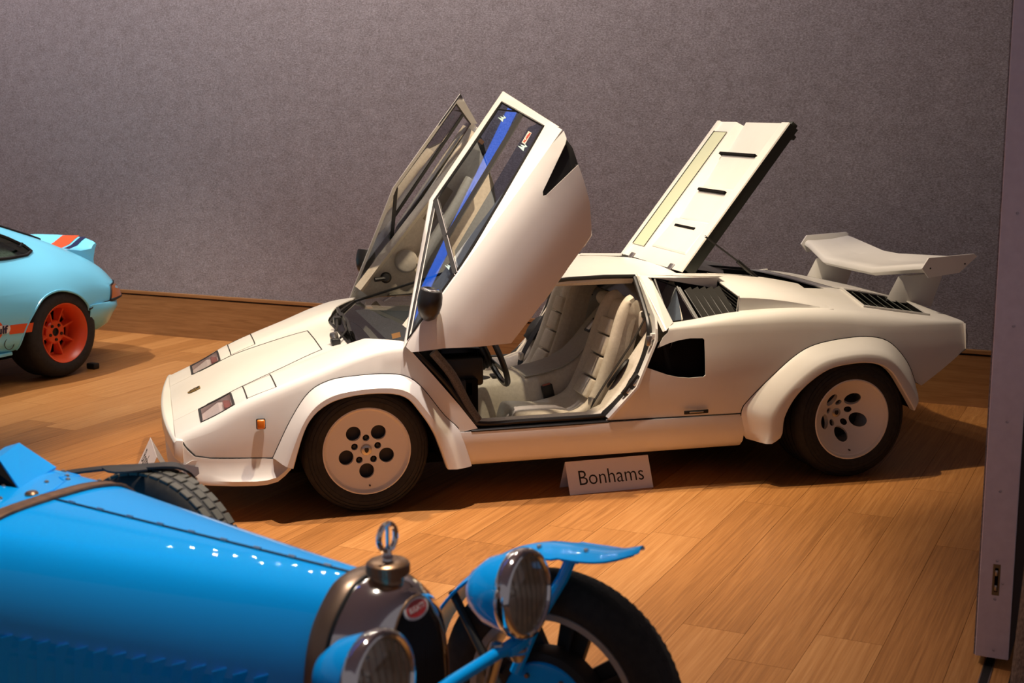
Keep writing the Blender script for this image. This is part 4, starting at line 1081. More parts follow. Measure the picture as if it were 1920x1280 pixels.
# seats (one-piece bucket: cushion, back with pleats, bolsters, headrest)
def seat(yc_, k):
    S = lambda x, y, z: (x, yc_ + y, z)
    # spine of the backrest (x,z) and half-width / bolster depth
    sp = [(.98, .315, .185), (1.10, .325, .185), (1.19, .350, .18), (1.255, .44, .175), (1.305, .56, .165), (1.345, .68, .16), (1.375, .78, .150), (1.400, .86, .145), (1.425, .905, .135), (1.455, .920, .11)]
    rows = []
    for i, (x, z, w) in enumerate(sp):
        b = (.03, .04, .045, .048, .048, .048, .048, .046, .04, .03)[i]
        nx, nz = (-.93, .36) if i > 2 else (-.25, .97)
        if i > 7: nx, nz = -.5, .86
        tx, tz = -nx, -nz
        rows.append([S(x + tx * .06, -w - .02, z + tz * .06), S(x + nx * b * .5, -w - .03, z + nz * b * .5), S(x + nx * b, -w + .0, z + nz * b), S(x + nx * b * .8, -w + .035, z + nz * b * .8), S(x, -w + .065, z), S(x - nx * .006, 0, z - nz * .006),
                     S(x, w - .065, z), S(x + nx * b * .8, w - .035, z + nz * b * .8), S(x + nx * b, w, z + nz * b), S(x + nx * b * .5, w + .03, z + nz * b * .5), S(x + tx * .06, w + .02, z + tz * .06)])
    shell = Orient_faces(grid(rows), lambda p: (-.8, (p.y - yc_) * 2, .4))
    o = mk('seat', subsurf(shell, 2), cream, car, smooth=60); o['label'] = 'cream leather bucket seat'
    bk = [[(x + .075, yc_ + y * (w + .01), z - .03) for y in (-1, -.5, 0, .5, 1)] for x, z, w in sp[2:]]
    mk('seat_back', Orient_faces(grid(bk), lambda p: (1, 0, 0)), creamdk, o)
    # side wall of the wing bolster
    for s in (-1, 1):
        sw = [[(x + .005, yc_ + s * (w + .028), z), (x + .085, yc_ + s * (w + .012), z - .035)] for x, z, w in sp[2:]]
        mk('seat_side', Orient_faces(grid(sw), lambda p: (0, s, 0)), cream, o, smooth=50)
    # pleated centre cushions
    for i, (a, b) in enumerate(((2.6, 3.45), (3.52, 4.4), (4.47, 5.35), (5.42, 6.3))):
        def at(q):
            j = int(q); t = q - j; p0, p1 = sp[j], sp[min(j + 1, 9)]
            return p0[0] + (p1[0] - p0[0]) * t, p0[1] + (p1[1] - p0[1]) * t, p0[2] + (p1[2] - p0[2]) * t
        (x0, z0, w0), (x1, z1, w1) = at(a), at(b)
        h0 = w0 - .070; h1 = w1 - .070
        c = hexa([S(x0, -h0, z0), S(x1, -h1, z1), S(x1, h1, z1), S(x0, h0, z0), S(x0 - .036, -h0 + .008, z0 + .014), S(x1 - .036, -h1 + .008, z1 + .012), S(x1 - .036, h1 - .008, z1 + .012), S(x0 - .036, h0 - .008, z0 + .014)])
        mk('seat_pleat', bevel(c, .009, 3), cream, o, smooth=50)
    cu = subsurf(bevel(hexa([S(.76, -.17, .22), S(1.2, -.19, .22), S(1.2, .19, .22), S(.76, .17, .22), S(.80, -.16, .385), S(1.14, -.17, .345), S(1.14, .17, .345), S(.80, .16, .385)]), .04, 2), 2)
    mk('seat_cushion', cu, cream, o, smooth=60)
    hd = subsurf(bevel(hexa([S(1.350, -.08, .765), S(1.43, -.08, .755), S(1.43, .08, .755), S(1.350, .08, .765), S(1.400, -.08, .915), S(1.46, -.07, .905), S(1.46, .07, .905), S(1.400, .08, .915)]), .02, 1), 2)
    mk('headrest', hd, cream, o, smooth=60)
seat(-.42, 0); seat(.40, 1)
# dashboard, binnacle, column and wheel
dsh = []
for x, z, d in ((.20, .735, .03), (.32, .742, .05), (.48, .752, .07), (.585, .742, .10), (.61, .70, .11)):
    dsh.append([(x, y, z) for y in (-.74, -.5, -.25, 0, .25, .5, .74)])
mk('dashboard', Orient_faces(grid(dsh), lambda p: (.2, 0, 1)), dashm, car, smooth=40)
mk('dash_front', Orient_faces(join(([(.61, -.74, .70), (.61, .74, .70), (.57, .74, .55), (.57, -.74, .55)], [(0, 1, 2, 3)])), lambda p: (1, 0, -.2)), black, car, smooth=0)
mk('dash_lower', join(rbox(.40, .60, -.76, -.20, .56, .70, .015), rbox(.40, .545, -.80, -.60, .51, .60, .015)), black, car, smooth=30)
bn = mk('instrument_binnacle', bevel(hexa([(.42, -.62, .62), (.617, -.62, .60), (.617, -.18, .60), (.42, -.18, .62), (.42, -.60, .765), (.60, -.60, .775), (.60, -.20, .775), (.42, -.20, .765)]), .012, 2), satin, car, smooth=30)
mk('glove_panel', rbox(.42, .60, .05, .74, .58, .70, .02), black, car)
mk('footwell_panel', Orient_faces(join(([(.45, -.86, .50), (.56, -.86, .30), (.56, -.60, .22), (.36, -.60, .42)], [(0, 1, 2, 3)]), ([(.50, -.60, .22), (.66, -.20, .22), (.62, -.20, .45), (.45, -.60, .50)], [(0, 1, 2, 3)])), lambda p: (1, -.3, .3)), cream, car, smooth=0)
mk('kick_panel', tube(cr([(.33, -.845, .755), (.42, -.85, .64), (.49, -.85, .50), (.545, -.855, .41)], 4), .022, 8), carpet, car)
mk('kick_panel', tube(cr([(.33, .845, .755), (.42, .85, .64), (.49, .85, .50), (.545, .855, .41)], 4), .022, 8), carpet, car)
mk('under_dash_pad', rbox(.56, .66, -.30, -.12, .36, .46, .03, 3), cream, car)
ax = Vector((.93, 0, .37)).normalized(); cW = Vector((.735, -.40, .655))
st = mk('steering_wheel', xf(tube([(.178 * cos(a), .178 * sin(a), 0) for a in [2 * pi * k / 40 for k in range(40)]], .0155, 10, closed=True), frame(cW, ax, (0, 1, 0))), satin, car)
mk('wheel_boss', lathe([(0, .012), (.05, .010), (.06, 0), (.06, -.02), (0, -.02)], 20, frame(cW - ax * .03, ax)), black, st)
for a in (0, 120, 240):
    q = frame(cW, ax, (0, 1, 0)); a = radians(a + 90)
    mk('wheel_spoke', xf(strip([(.05 * cos(a), .05 * sin(a), -.025), (.17 * cos(a), .17 * sin(a), 0)], .03, .005, (0, 0, 1)), q), satin, st)
colr = []
mk('column_shroud', lathe([(.062, -.02), (.066, -.025), (.060, -.035), (.066, -.045), (.060, -.055), (.066, -.065), (.060, -.075), (.066, -.085), (.060, -.095), (.066, -.105), (.060, -.115), (.060, -.16), (0, -.16)], 24, frame(cW - ax * .01, ax)), black, car)
mk('column_stalk', tube([cW - ax * .10, cW - ax * .09 + Vector((.0, .10, -.03)), cW - ax * .075 + Vector((0, .13, -.05))], .007, 8), black, car)
# inner sills, armrests in the doorway, belts
for sg in (-1, 1):
    sl = [[(x, sg * .865, z), (x, sg * .80, z + .014), (x, sg * .76, z + .012), (x, sg * .70, z - .06), (x, sg * .68, .22)] for x, z in ((.50, .385), (.8, .385), (1.12, .385))] + \
         [[(1.20, sg * .86, .405), (1.20, sg * .80, .43), (1.20, sg * .76, .43), (1.19, sg * .70, .36), (1.19, sg * .68, .22)], [(1.32, sg * .855, .56), (1.32, sg * .80, .59), (1.31, sg * .74, .59), (1.30, sg * .66, .45), (1.30, sg * .64, .22)],
          [(1.40, sg * .845, .69), (1.40, sg * .80, .70), (1.40, sg * .72, .70), (1.41, sg * .64, .55), (1.42, sg * .62, .22)], [(1.45, sg * .82, .80), (1.46, sg * .78, .80), (1.47, sg * .70, .79), (1.49, sg * .62, .60), (1.52, sg * .60, .22)]]
    mk('inner_sill', Orient_faces(grid(sl), lambda p: (-.3, -sg * .3, 1)), cream, car, smooth=45)
    mk('speaker_pod', lathe([(0, .016), (.072, .016), (.083, .010), (.087, 0)], 28, frame((1.305, sg * .735, .575), (-.62, -sg * .35, .5), (.55, 0, .83)) @ Matrix.Diagonal((1.05, .72, 1, 1))), black, car)
    mk('pillar_trim', Orient_faces(grid([[(1.46, sg * .80, .82), (1.50, sg * .66, .80), (1.56, sg * .56, .80)], [(1.475, sg * .52, 1.02), (1.53, sg * .50, 1.015), (1.60, sg * .48, 1.01)]]), lambda p: (-1, -sg, 0)), cream, car, smooth=0)
    mk('shoulder_pad', subsurf(rbox(1.44, 1.52, sg * .66 - .03, sg * .66 + .03, .74, .88, .02), 1), cream, car)
    beltm = satin
    b0 = mk('seat_belt', strip(cr([(1.462, sg * .70, .862), (1.40, sg * .695, .74), (1.27, sg * .685, .545), (1.195, sg * .67, .42), (1.18, sg * .65, .37)], 4), .048, .0025, (-.75, -sg * .2, .6)), black, car)
    mk('belt_guide', rbox(1.445, 1.48, sg * .70 - .035, sg * .70 + .035, .845, .875, .006), black, b0)
    mk('belt_tongue', rbox(1.175, 1.20, sg * .66 - .02, sg * .66 + .02, .40, .445, .004), steel, b0)
bk = mk('belt_buckle', xf(rbox(-.03, .03, -.016, .016, -.042, .042, .006), Matrix.Translation((1.095, -.205, .385)) @ Matrix.Rotation(radians(-14), 4, 'Y')), black, car)
mk('buckle_button', xf(rbox(-.022, .022, -.012, .012, .036, .046, .003), Matrix.Translation((1.095, -.205, .385)) @ Matrix.Rotation(radians(-14), 4, 'Y')), pbsdf('button_red', (.35, .08, .05), .5), bk)
mk('buckle_stalk', tube([(1.108, -.205, .35), (1.13, -.205, .30), (1.14, -.205, .26)], .008, 6), black, bk)
# tax disc / papers behind the screen
mk('windscreen_sticker', Orient_faces(([(.17, -.66, .795), (.215, -.64, .80), (.21, -.64, .825), (.165, -.66, .82)], [(0, 1, 2, 3)]), lambda p: (-.4, -1, .5)), pbsdf('paper_orange', (.55, .28, .10), .6), car, smooth=0)
# ------------------------------------------------------------------ blue vintage racer in the foreground (local x forward, y to its left)
blue = pbsdf('blue_enamel', (.0, .36, .97), .5, coat=.8, spec=.05)
blue.node_tree.nodes['Principled BSDF'].inputs['Coat Roughness'].default_value = .012
leather = pbsdf('brown_leather', (.13, .065, .035), .5); noise_col(leather, (.10, .05, .027), (.18, .09, .05), 40, bump=.3)
brassd = pbsdf('bronze_trim', (.36, .22, .13), .3, metal=.85)
racer = empty('vintage_racer', (-.5, -4.12, 0), radians(-46))
tag(racer, 'bright blue open vintage racing car with chrome radiator and headlamps, in the foreground', 'car')
def bl(a, b, t): return [(p[0] + (q[0] - p[0]) * t, p[1] + (q[1] - p[1]) * t) for p, q in zip(a, b)]
H0 = [(0, .857), (.05, .848), (.098, .806), (.145, .705), (.172, .56), (.165, .42)]
H1 = [(0, .884), (.16, .877), (.265, .840), (.335, .72), (.36, .55), (.35, .42)]
H2 = [(0, .892), (.20, .884), (.31, .845), (.375, .72), (.39, .55), (.38, .42)]
def ring(x, prof):
    c = cr([(y, z) for y, z in prof], 5)
    left = [(x, y, z) for y, z in c]
    return [(x, -y, z) for _, y, z in reversed(left)][:-1] + left
def prof_at(x): return bl(H0, H1, (-.05 - x) / 1.0) if x > -1.05 else bl(H1, H2, min(1, (-1.05 - x) / .55))
xs = [-.05 - 1.0 * i / 12 for i in range(13)]
hood = grid([ring(x, prof_at(x)) for x in xs])
mk('bonnet', Orient_faces(hood, lambda p: (0, p.y, p.z - .6)), blue, racer, smooth=60, th=.004)
scut = grid([ring(x, prof_at(x)) for x in (-1.052, -1.15, -1.25, -1.35, -1.45, -1.60)])
mk('scuttle', Orient_faces(scut, lambda p: (0, p.y, p.z - .6)), blue, racer, smooth=60, th=.004)
T = [(-1.6, H2), (-2.1, [(0, .70), (.30, .72), (.37, .74), (.40, .66), (.40, .52), (.36, .36)]), (-2.5, [(0, .78), (.16, .77), (.27, .72), (.33, .62), (.33, .48), (.28, .34)]), (-3.0, [(0, .70), (.07, .69), (.13, .65), (.17, .56), (.17, .46), (.14, .38)]), (-3.35, [(0, .58), (.01, .578), (.018, .57), (.02, .55), (.02, .52), (.018, .5)])]
mk('tail', Orient_faces(grid([ring(x, p) for x, p in T[1:]]), lambda p: (0, p.y, p.z - .5)), blue, racer, smooth=60)
mk('cockpit_side', Orient_faces(join(grid([[(-1.6, .375, .74), (-2.1, .38, .74)], [(-1.6, .38, .40), (-2.1, .36, .36)]]), grid([[(-1.6, -.375, .74), (-2.1, -.38, .74)], [(-1.6, -.38, .40), (-2.1, -.36, .36)]])), lambda p: (0, p.y, 0)), blue, racer, smooth=0, th=.006)
mk('cockpit_seat', rbox(-2.1, -1.9, -.33, .33, .36, .74, .05, 3), leather, racer)
mk('chassis_rail', box(-2.9, .20, -.30, -.24, .36, .43), black, racer, smooth=0)
mk('chassis_rail', box(-2.9, .20, .24, .30, .36, .43), black, racer, smooth=0)
mk('undertray', box(-2.9, -.02, -.26, .26, .34, .37), black, racer, smooth=0)
# centre hinge with its bright knuckles
mk('bonnet_hinge', tube([(x, 0, prof_at(x)[0][1] + .0005) for x in xs], .004, 6), pbsdf('hinge_dark', (.01, .03, .06), .4), racer)
for k in range(9): mk('hinge_knuckle', cyl((-.12 - k * .105, .001, prof_at(-.12 - k * .105)[0][1] + .003), (-.14 - k * .105, .001, prof_at(-.13 - k * .105)[0][1] + .003), .0042, 6), steel, racer)
# side louvres low on the bonnet
for sg in (-1, 1):
    for k in range(16):
        x = -.16 - k * .052; p = prof_at(x); z0, z1 = .50, .66
        c = [(y, z) for y, z in cr([(a, b) for a, b in p], 5)]
        def yat(z): 
            for (y0, za), (y1, zb) in zip(c, c[1:]):
                if zb <= z <= za: return y0 + (y1 - y0) * (za - z) / max(1e-6, za - zb)
            return c[-1][0]
        mk('bonnet_louvre', Orient_faces(([(x, sg * (yat(z0) + .001), z0), (x, sg * (yat(z1) + .001), z1), (x - .03, sg * (yat(z1) + .016), z1 - .01), (x - .03, sg * (yat(z0) + .016), z0 + .01)], [(0, 1, 2, 3)]), lambda p: (0, sg, .1)), blue, racer, smooth=0, th=.002)
# leather bonnet strap
sp = [(x_, y, z) for x_, y, z in ring(-1.055, [(y, z + .004) for y, z in prof_at(-1.055)])]
nrm = [(0, p[1] * .8, p[2] - .55) for p in sp]
bs = mk('bonnet_strap', strip(sp, .050, .006, nrm), leather, racer, smooth=40)
mk('strap_stitch', tube([(x_ + .020, y, z + .0035) for x_, y, z in sp], .0014, 4), brassd, bs)
mk('strap_stitch', tube([(x_ - .020, y, z + .0035) for x_, y, z in sp], .0014, 4), brassd, bs)
# scuttle scoop, rivets, panels
sz = .885
sc = hexa([(-1.20, -.09, sz), (-1.20, .09, sz), (-1.40, .09, sz), (-1.40, -.09, sz), (-1.21, -.088, sz + .006), (-1.21, .088, sz + .006), (-1.345, .088, sz + .078), (-1.345, -.088, sz + .078)])
top = ([(-1.195, .02, .886), (-1.30, .235, .879), (-1.352, .155, .962), (-1.285, .03, .955)], [(0, 1, 2, 3)])
mk('cowl_scoop', Orient_faces(join(top, ([(-1.352, .155, .962), (-1.285, .03, .955), (-1.302, -.005, .950), (-1.37, .12, .955)], [(0, 1, 2, 3)]), ([(-1.302, -.005, .950), (-1.37, .12, .955), (-1.40, .12, .88), (-1.34, .0, .882)], [(0, 1, 2, 3)]), ([(-1.30, .235, .879), (-1.352, .155, .962), (-1.37, .12, .955), (-1.40, .12, .88)], [(0, 1, 2, 3)])), lambda p: p - Vector((-1.31, .08, .89))), blue, racer, smooth=0, th=.004)
mk('scoop_throat', Orient_faces(([(-1.20, .02, .884), (-1.287, .028, .952), (-1.304, .0, .946), (-1.335, .005, .882)], [(0, 1, 2, 3)]), lambda p: (.3, -1, .2)), dark, racer, smooth=0)
def ztop_r(x, y):
    c = cr([(a, b) for a, b in prof_at(x)], 5); y = abs(y)
    for (y0, za), (y1, zb) in zip(c, c[1:]):
        if y0 <= y <= y1: return za + (zb - za) * (y - y0) / max(1e-6, y1 - y0)
    return c[-1][1]
for x, y in ((-1.182, .10), (-1.205, .19), (-1.165, .158), (-1.078, .182), (-1.083, 0.0), (-1.246, .012), (-1.12, .23), (-1.29, .25), (-1.075, -.10), (-1.16, -.07), (-1.075, .26)):
    mk('rivet', lathe([(0, .006), (.005, .005), (.0075, .001), (.0075, 0)], 10, Matrix.Translation((x, y, ztop_r(x, y)))), steel, racer)
mk('filler_button', lathe([(0, .010), (.013, .009), (.018, .004), (.018, 0)], 18, Matrix.Translation((-1.118, -.003, ztop_r(-1.118, 0)))), brassd, racer)
mk('scuttle_beading', tube([(x, y, ztop_r(x, y) + .001) for x, y in ((-1.10, -.30), (-1.095, -.1), (-1.10, .05), (-1.155, .14), (-1.20, .16), (-1.205, .235), (-1.30, .27))], .0028, 5), blue, racer)
mk('scuttle_beading', tube([(x, y, ztop_r(x, y) + .001) for x, y in ((-1.085, -.30), (-1.083, 0), (-1.09, .28))], .0028, 5), blue, racer)
# radiator: strap ring, chrome horseshoe shell, core, cap with ring mascot, badge
ROUT = [(0, .868), (.040, .864), (.078, .850), (.126, .810), (.158, .766), (.180, .70), (.190, .60), (.182, .46), (.165, .36)]
RCORE = [(0, .832), (.026, .828), (.055, .806), (.080, .770), (.105, .735), (.128, .668), (.134, .59), (.128, .46), (.11, .38)]
def sc_(p, k, dz=0): return [(y * k, z + dz) for y, z in p]
mk('bonnet_ring', Orient_faces(grid([ring(-.068, sc_(ROUT, .92, -.008)), ring(-.060, sc_(ROUT, .95, -.002)), ring(-.015, sc_(ROUT, .99, .000)), ring(-.008, sc_(ROUT, .97, -.006))]), lambda p: (0, p.y, p.z - .6)), pbsdf('bronze_ring', (.22, .15, .11), .38, metal=.8), racer, smooth=50)
mk('ring_gap', tube(ring(-.006, sc_(ROUT, .985, -.002)), .005, 6), black, racer)
shell = [ring(-.004, sc_(ROUT, .985, -.002)), ring(.015, ROUT), ring(.050, sc_(ROUT, .98, -.002)), ring(.085, bl(ROUT, RCORE, .38)), ring(.103, bl(ROUT, RCORE, .82)), ring(.108, RCORE), ring(.100, sc_(RCORE, .97, -.002)), ring(.080, sc_(RCORE, .96, -.003))]
mk('radiator_shell', Orient_faces(grid(shell), lambda p: (p.x * .5, p.y, p.z - .6)), chrome, racer, smooth=60)
mk('shell_edge', tube(ring(.108, sc_(RCORE, 1.0)), .0028, 6), brassd, racer)
core_m = pbsdf('radiator_mesh', (.016, .014, .012), .75)
rc = ring(.092, sc_(RCORE, .975, -.002)); cen = (.092, 0, .38)
mk('radiator_core', Orient_faces((rc, [tuple(range(len(rc)))]), lambda p: (1, 0, 0)), core_m, racer, smooth=0)
mesh_f = []
for k in range(-15, 16):
    y = k * .0085
    zt_ = max([z for x_, yy, z in rc if abs(abs(yy) - abs(y)) < .012] or [.5])
    mesh_f.append(box(.0925, .0945, y - .0008, y + .0008, .40, zt_ - .004))
mk('core_fins', join(*mesh_f), pbsdf('fin_grey', (.035, .03, .027), .6), racer, smooth=0)
capm = Matrix.Translation((.040, 0, .845))
cp = mk('radiator_cap', lathe([(.046, -.012), (.040, .0), (.036, .008), (.036, .026), (.040, .028), (.047, .030), (.0475, .054), (.043, .058), (.02, .060), (0, .060)], 36, capm), brassd, racer, smooth=40)
mk('cap_knurl', join(*[cyl((.040 + .0475 * cos(a), .0475 * sin(a), .877), (.040 + .0475 * cos(a), .0475 * sin(a), .897), .0018, 4) for a in [2 * pi * k / 40 for k in range(40)]]), brassd, cp)
mk('mascot_stem', lathe([(.012, .058), (.010, .064), (.014, .068), (.009, .074), (.006, .085), (.006, .09)], 16, capm), chrome, cp)
rg = frame((.040, 0, .845 + .112), (1, -.12, 0), (0, 0, 1))
mk('mascot_ring', xf(tube([(.031 * cos(a), .027 * sin(a), 0) for a in [2 * pi * k / 28 for k in range(28)]], .0065, 8, closed=True), rg), chrome, cp)
mk('mascot_bar', cyl((.040, 0, .845 + .086), (.040, 0, .845 + .140), .004, 8), chrome, cp)
# red oval maker's badge with lettering
bf = frame((.1115, 0.0, .806), (.93, 0, .36), (0, 1, 0))
def oval(a, b, n=36): return [(a * cos(2 * pi * k / n), b * sin(2 * pi * k / n)) for k in range(n)]
redm = pbsdf('badge_red', (.50, .02, .02), .3, coat=.5); ivory = pbsdf('badge_white', (.75, .70, .68), .3)
bg = mk('radiator_badge', xf(prism(oval(.044, .024), .004), bf), ivory, racer, smooth=20)
mk('badge_field', xf(prism(oval(.037, .018), .0052), bf), redm, bg, smooth=20)
mk('badge_lettering', text_vf('BUGATTI', .0175, bf @ Matrix.Translation((0, 0, .0056)), width=.80), ivory, bg, smooth=0)
# headlamps on a blue tie bar
for sg in (-1, 1):
    m = frame((.232, sg * .285, .770), (.985, 0, .10), (0, 1, 0))
    hl = mk('headlamp', lathe([(0, -.165), (.020, -.160), (.052, -.138), (.082, -.095), (.096, -.045), (.098, -.030)], 40, m), blue, racer, smooth=60)
    mk('lamp_rim', lathe([(.097, -.034), (.103, -.030), (.1065, -.018), (.1065, -.004), (.103, .006), (.095, .008), (.090, .002)], 40, m), chrome, hl, smooth=60)
    mk('lamp_reflector', Orient_faces(lathe([(.090, .0), (.080, -.035), (.055, -.075), (.02, -.10), (0, -.105)], 40, m), lambda p: (1, 0, .05)), pbsdf('lamp_silver', (.85, .76, .62), .25, metal=.6), hl, smooth=60)
    mk('lamp_bulb', lathe([(0, -.03), (.010, -.036), (.013, -.05), (.009, -.07), (.008, -.10)], 14, m), lampglass, hl)
    mk('lamp_lens', Orient_faces(lathe([(0, .012), (.03, .0112), (.06, .0085), (.091, .001)], 40, m), lambda p: (1, 0, .1)), lampglass, hl, smooth=60)
    for k in range(-3, 4): mk('lens_flute', xf(strip([(k * .022, -sqrt(.085 ** 2 - (k * .022) ** 2), .004), (k * .022, 0, .011), (k * .022, sqrt(.085 ** 2 - (k * .022) ** 2), .004)], .004, .003, (0, 0, 1)), m), lampglass, hl)
    mk('lamp_stalk', lathe([(.022, -.015), (.016, 0), (.014, .03), (.020, .042)], 16, Matrix.Translation((.205, sg * .285, .635))), blue, racer)
    mk('acorn_nut', lathe([(0, -.018), (.012, -.012), (.018, .0), (.018, .012), (.022, .016), (.022, .022)], 14, Matrix.Translation((.205, sg * .285, .610))), steel, racer)
    mk('acorn_nut', lathe([(0, .02), (.014, .014), (.020, .0), (.020, -.012), (0, -.012)], 14, Matrix.Translation((.195, sg * .205, .655))), steel, racer)
    mk('lamp_bracket', rbox(.185, .225, sg * .285 - .06, sg * .285 + .03, .630, .655, .006), blue, racer)
mk('lamp_tie_bar', tube([(.205, -.30, .648), (.205, 0, .655), (.205, .30, .648)], .015, 12), blue, racer)
for sg in (-1, 1):
    mk('lamp_pillar', tube([(.20, sg * .205, .65), (.13, sg * .23, .45), (.10, sg * .25, .36)], .014, 10), steel, racer)
    mk('leaf_spring', strip(cr([(.28, sg * .27, .40), (.13, sg * .27, .345), (-.25, sg * .28, .40)], 5), .05, .03, (0, 0, 1)), steel, racer)
mk('front_axle', tube([(.13, -.60, .335), (.13, -.40, .315), (.13, .40, .315), (.13, .60, .335)], .022, 12), steel, racer)
# wheels with eight flat spokes
alu = pbsdf('alloy_rim', (.45, .43, .41), .4, metal=.4)
spk = pbsdf('spoke_black', (.02, .018, .016), .5)
def racer_wheel(x, y, sg, first=None):
    R = .352; m = frame((x, y, R), (0, sg, 0), (1, 0, 0))
    w = mk('wheel', lathe([(.248, -.045), (.262, -.060), (.290, -.066), (.318, -.058), (R - .016, -.046), (R - .004, -.030), (R, 0), (R - .004, .030), (R - .016, .046), (.318, .058), (.290, .066), (.262, .060), (.248, .045), (.244, 0)], 72, m), rubber, racer, smooth=60)
    mk('tread_block', join(*[xf(box(-.0065, .0065, -.044 + c * .023, -.028 + c * .023, R - .020, R - (.0015 if c in (1, 2) else .011)), m @ Matrix.Rotation(2 * pi * (k + (c % 2) * .5) / 84, 4, 'Z') @ Matrix(((1, 0, 0, 0), (0, 0, 1, 0), (0, -1, 0, 0), (0, 0, 0, 1)))) for k in range(84) for c in range(4)]), rubber, w, smooth=0)
    mk('rim', lathe([(.232, -.05), (.250, -.052), (.253, -.045), (.240, -.030), (.228, 0), (.240, .030), (.253, .045), (.250, .052), (.232, .05), (.222, .03), (.220, 0), (.222, -.03), (.232, -.05)], 72, m), alu, w, smooth=40)
    for k in range(8):
        a = 2 * pi * (k + .3) / 8
        p = [(.07, -.034), (.225, -.046), (.225, .046), (.07, .034)]
        mk('spoke', xf(prism(p, .022, f=lambda u, v, q: (u, v, q - .011)), m @ Matrix.Rotation(a, 4, 'Z')), spk, w, smooth=0)
        mk('spoke_rib', xf(box(.10, .222, -.005, .005, -.030, -.008), m @ Matrix.Rotation(a, 4, 'Z')), spk, w, smooth=0)
    mk('brake_drum', lathe([(0, -.085), (.125, -.085), (.130, -.078), (.130, -.03), (0, -.03)], 48, m), blue, w, smooth=40)
    mk('drum_ring', lathe([(.130, -.080), (.150, -.076), (.156, -.06), (.156, -.02), (.13, -.02)], 48, m), spk, w, smooth=40)
    mk('hub_nut', lathe([(0, .06), (.03, .058), (.036, .03), (.05, .02), (.05, 0)], 20, m), steel, w)
    for k in range(6):
        a = 2 * pi * k / 6; mk('drum_bolt', lathe([(0, -.094), (.006, -.094), (.007, -.084)], 6, m @ Matrix.Translation((.10 * cos(a), .10 * sin(a), 0))), brassd, w, smooth=0)
    return w
racer_wheel(.135, .625, 1); racer_wheel(.135, -.625, -1); racer_wheel(-2.27, .62, 1); racer_wheel(-2.27, -.62, -1)
# cycle wings over the front wheels
for sg in (-1, 1):
    pa = cr([(-.262, .455), (-.232, .52), (-.145, .637), (-.058, .71), (.010, .750), (.075, .773), (.14, .785), (.235, .790), (.31, .800), (.385, .826)], 5)
    rows = []
    for i, (x, z) in enumerate(pa):
        q = i / (len(pa) - 1); hw = .068 if q < .75 else .068 * (1 - ((q - .75) / .25) ** 2.2 * .75)
        cy = .605 + (0 if q < .6 else -.02 * (q - .6) / .4)
        rows.append([(x, sg * (cy + hw * u), z - .020 * abs(u) ** 2.5 * (1 if q < .7 else .7)) for u in (-1, -.9, -.6, -.2, .2, .6, .9, 1)])
    wg = mk('front_wing', orient(grid(rows), lambda p: (0, 0, 1)), blue, racer, smooth=60, th=.005)
    mk('wing_beading', tube([r[0] for r in rows[:-1]], .004, 6), blue, wg)
    mk('wing_beading', tube([r[-1] for r in rows[:-1]], .004, 6), blue, wg)
    mk('wing_stay', tube([(.205, sg * .55, .770), (.185, sg * .545, .72), (.12, sg * .53, .60), (.06, sg * .52, .45)], .016, 10), blue, racer)
    mk('wing_stay', rbox(.18, .23, sg * .57 - .03, sg * .57 + .03, .762, .776, .005), blue, racer)
    for x, z in ((.235, .792), (.10, .780)): mk('wing_rivet', lathe([(0, .004), (.006, .003), (.007, -.004)], 10, Matrix.Translation((x, sg * .575, z))), steel, wg)
    mk('rear_stay', tube([(-.16, sg * .56, .615), (-.05, sg * .53, .48), (.05, sg * .5, .36)], .012, 8), spk, racer)
# spare wheel on the far flank
m = frame((-1.245, .555, .445), (0, 1, 0), (1, 0, 0)); R = .358
sw = mk('spare_tyre', lathe([(.25, -.05), (.29, -.068), (.325, -.060), (R - .012, -.048), (R, -.02), (R, .02), (R - .012, .048), (.325, .060), (.29, .068), (.25, .05)], 64, m), rubber, racer, smooth=60)
tb = pbsdf('tread_grey', (.075, .070, .056), .7)
mk('tread_block', join(*[xf(bevel(box(-.0185, .0185, -.048 + c * .033, -.020 + c * .033, R - .012, R + (.004 if c == 1 else -.001)), .002, 1), m @ Matrix.Rotation(2 * pi * (k + (c % 2) * .5) / 52, 4, 'Z') @ Matrix(((1, 0, 0, 0), (0, 0, 1, 0), (0, -1, 0, 0), (0, 0, 0, 1)))) for k in range(52) for c in range(3)]), tb, sw, smooth=0)
mk('spare_disc', lathe([(0, .02), (.245, .03), (.25, .04), (.25, -.04), (.245, -.03), (0, -.02)], 40, m), spk, sw)
ss = mk('spare_strap', strip(cr([(-1.46, .40, .80), (-1.36, .47, .812), (-1.27, .53, .815), (-1.19, .60, .812), (-1.17, .64, .77), (-1.17, .66, .70)], 5), .055, .007, (.2, .2, 1)), pbsdf('black_strap', (.015, .013, .012), .5), racer, smooth=40)
mk('strap_tail', strip(cr([(-1.33, .46, .822), (-1.27, .44, .824), (-1.22, .50, .824)], 4), .05, .006, (0, 0, 1)), pbsdf('black_strap', (.02, .018, .016), .5), ss)
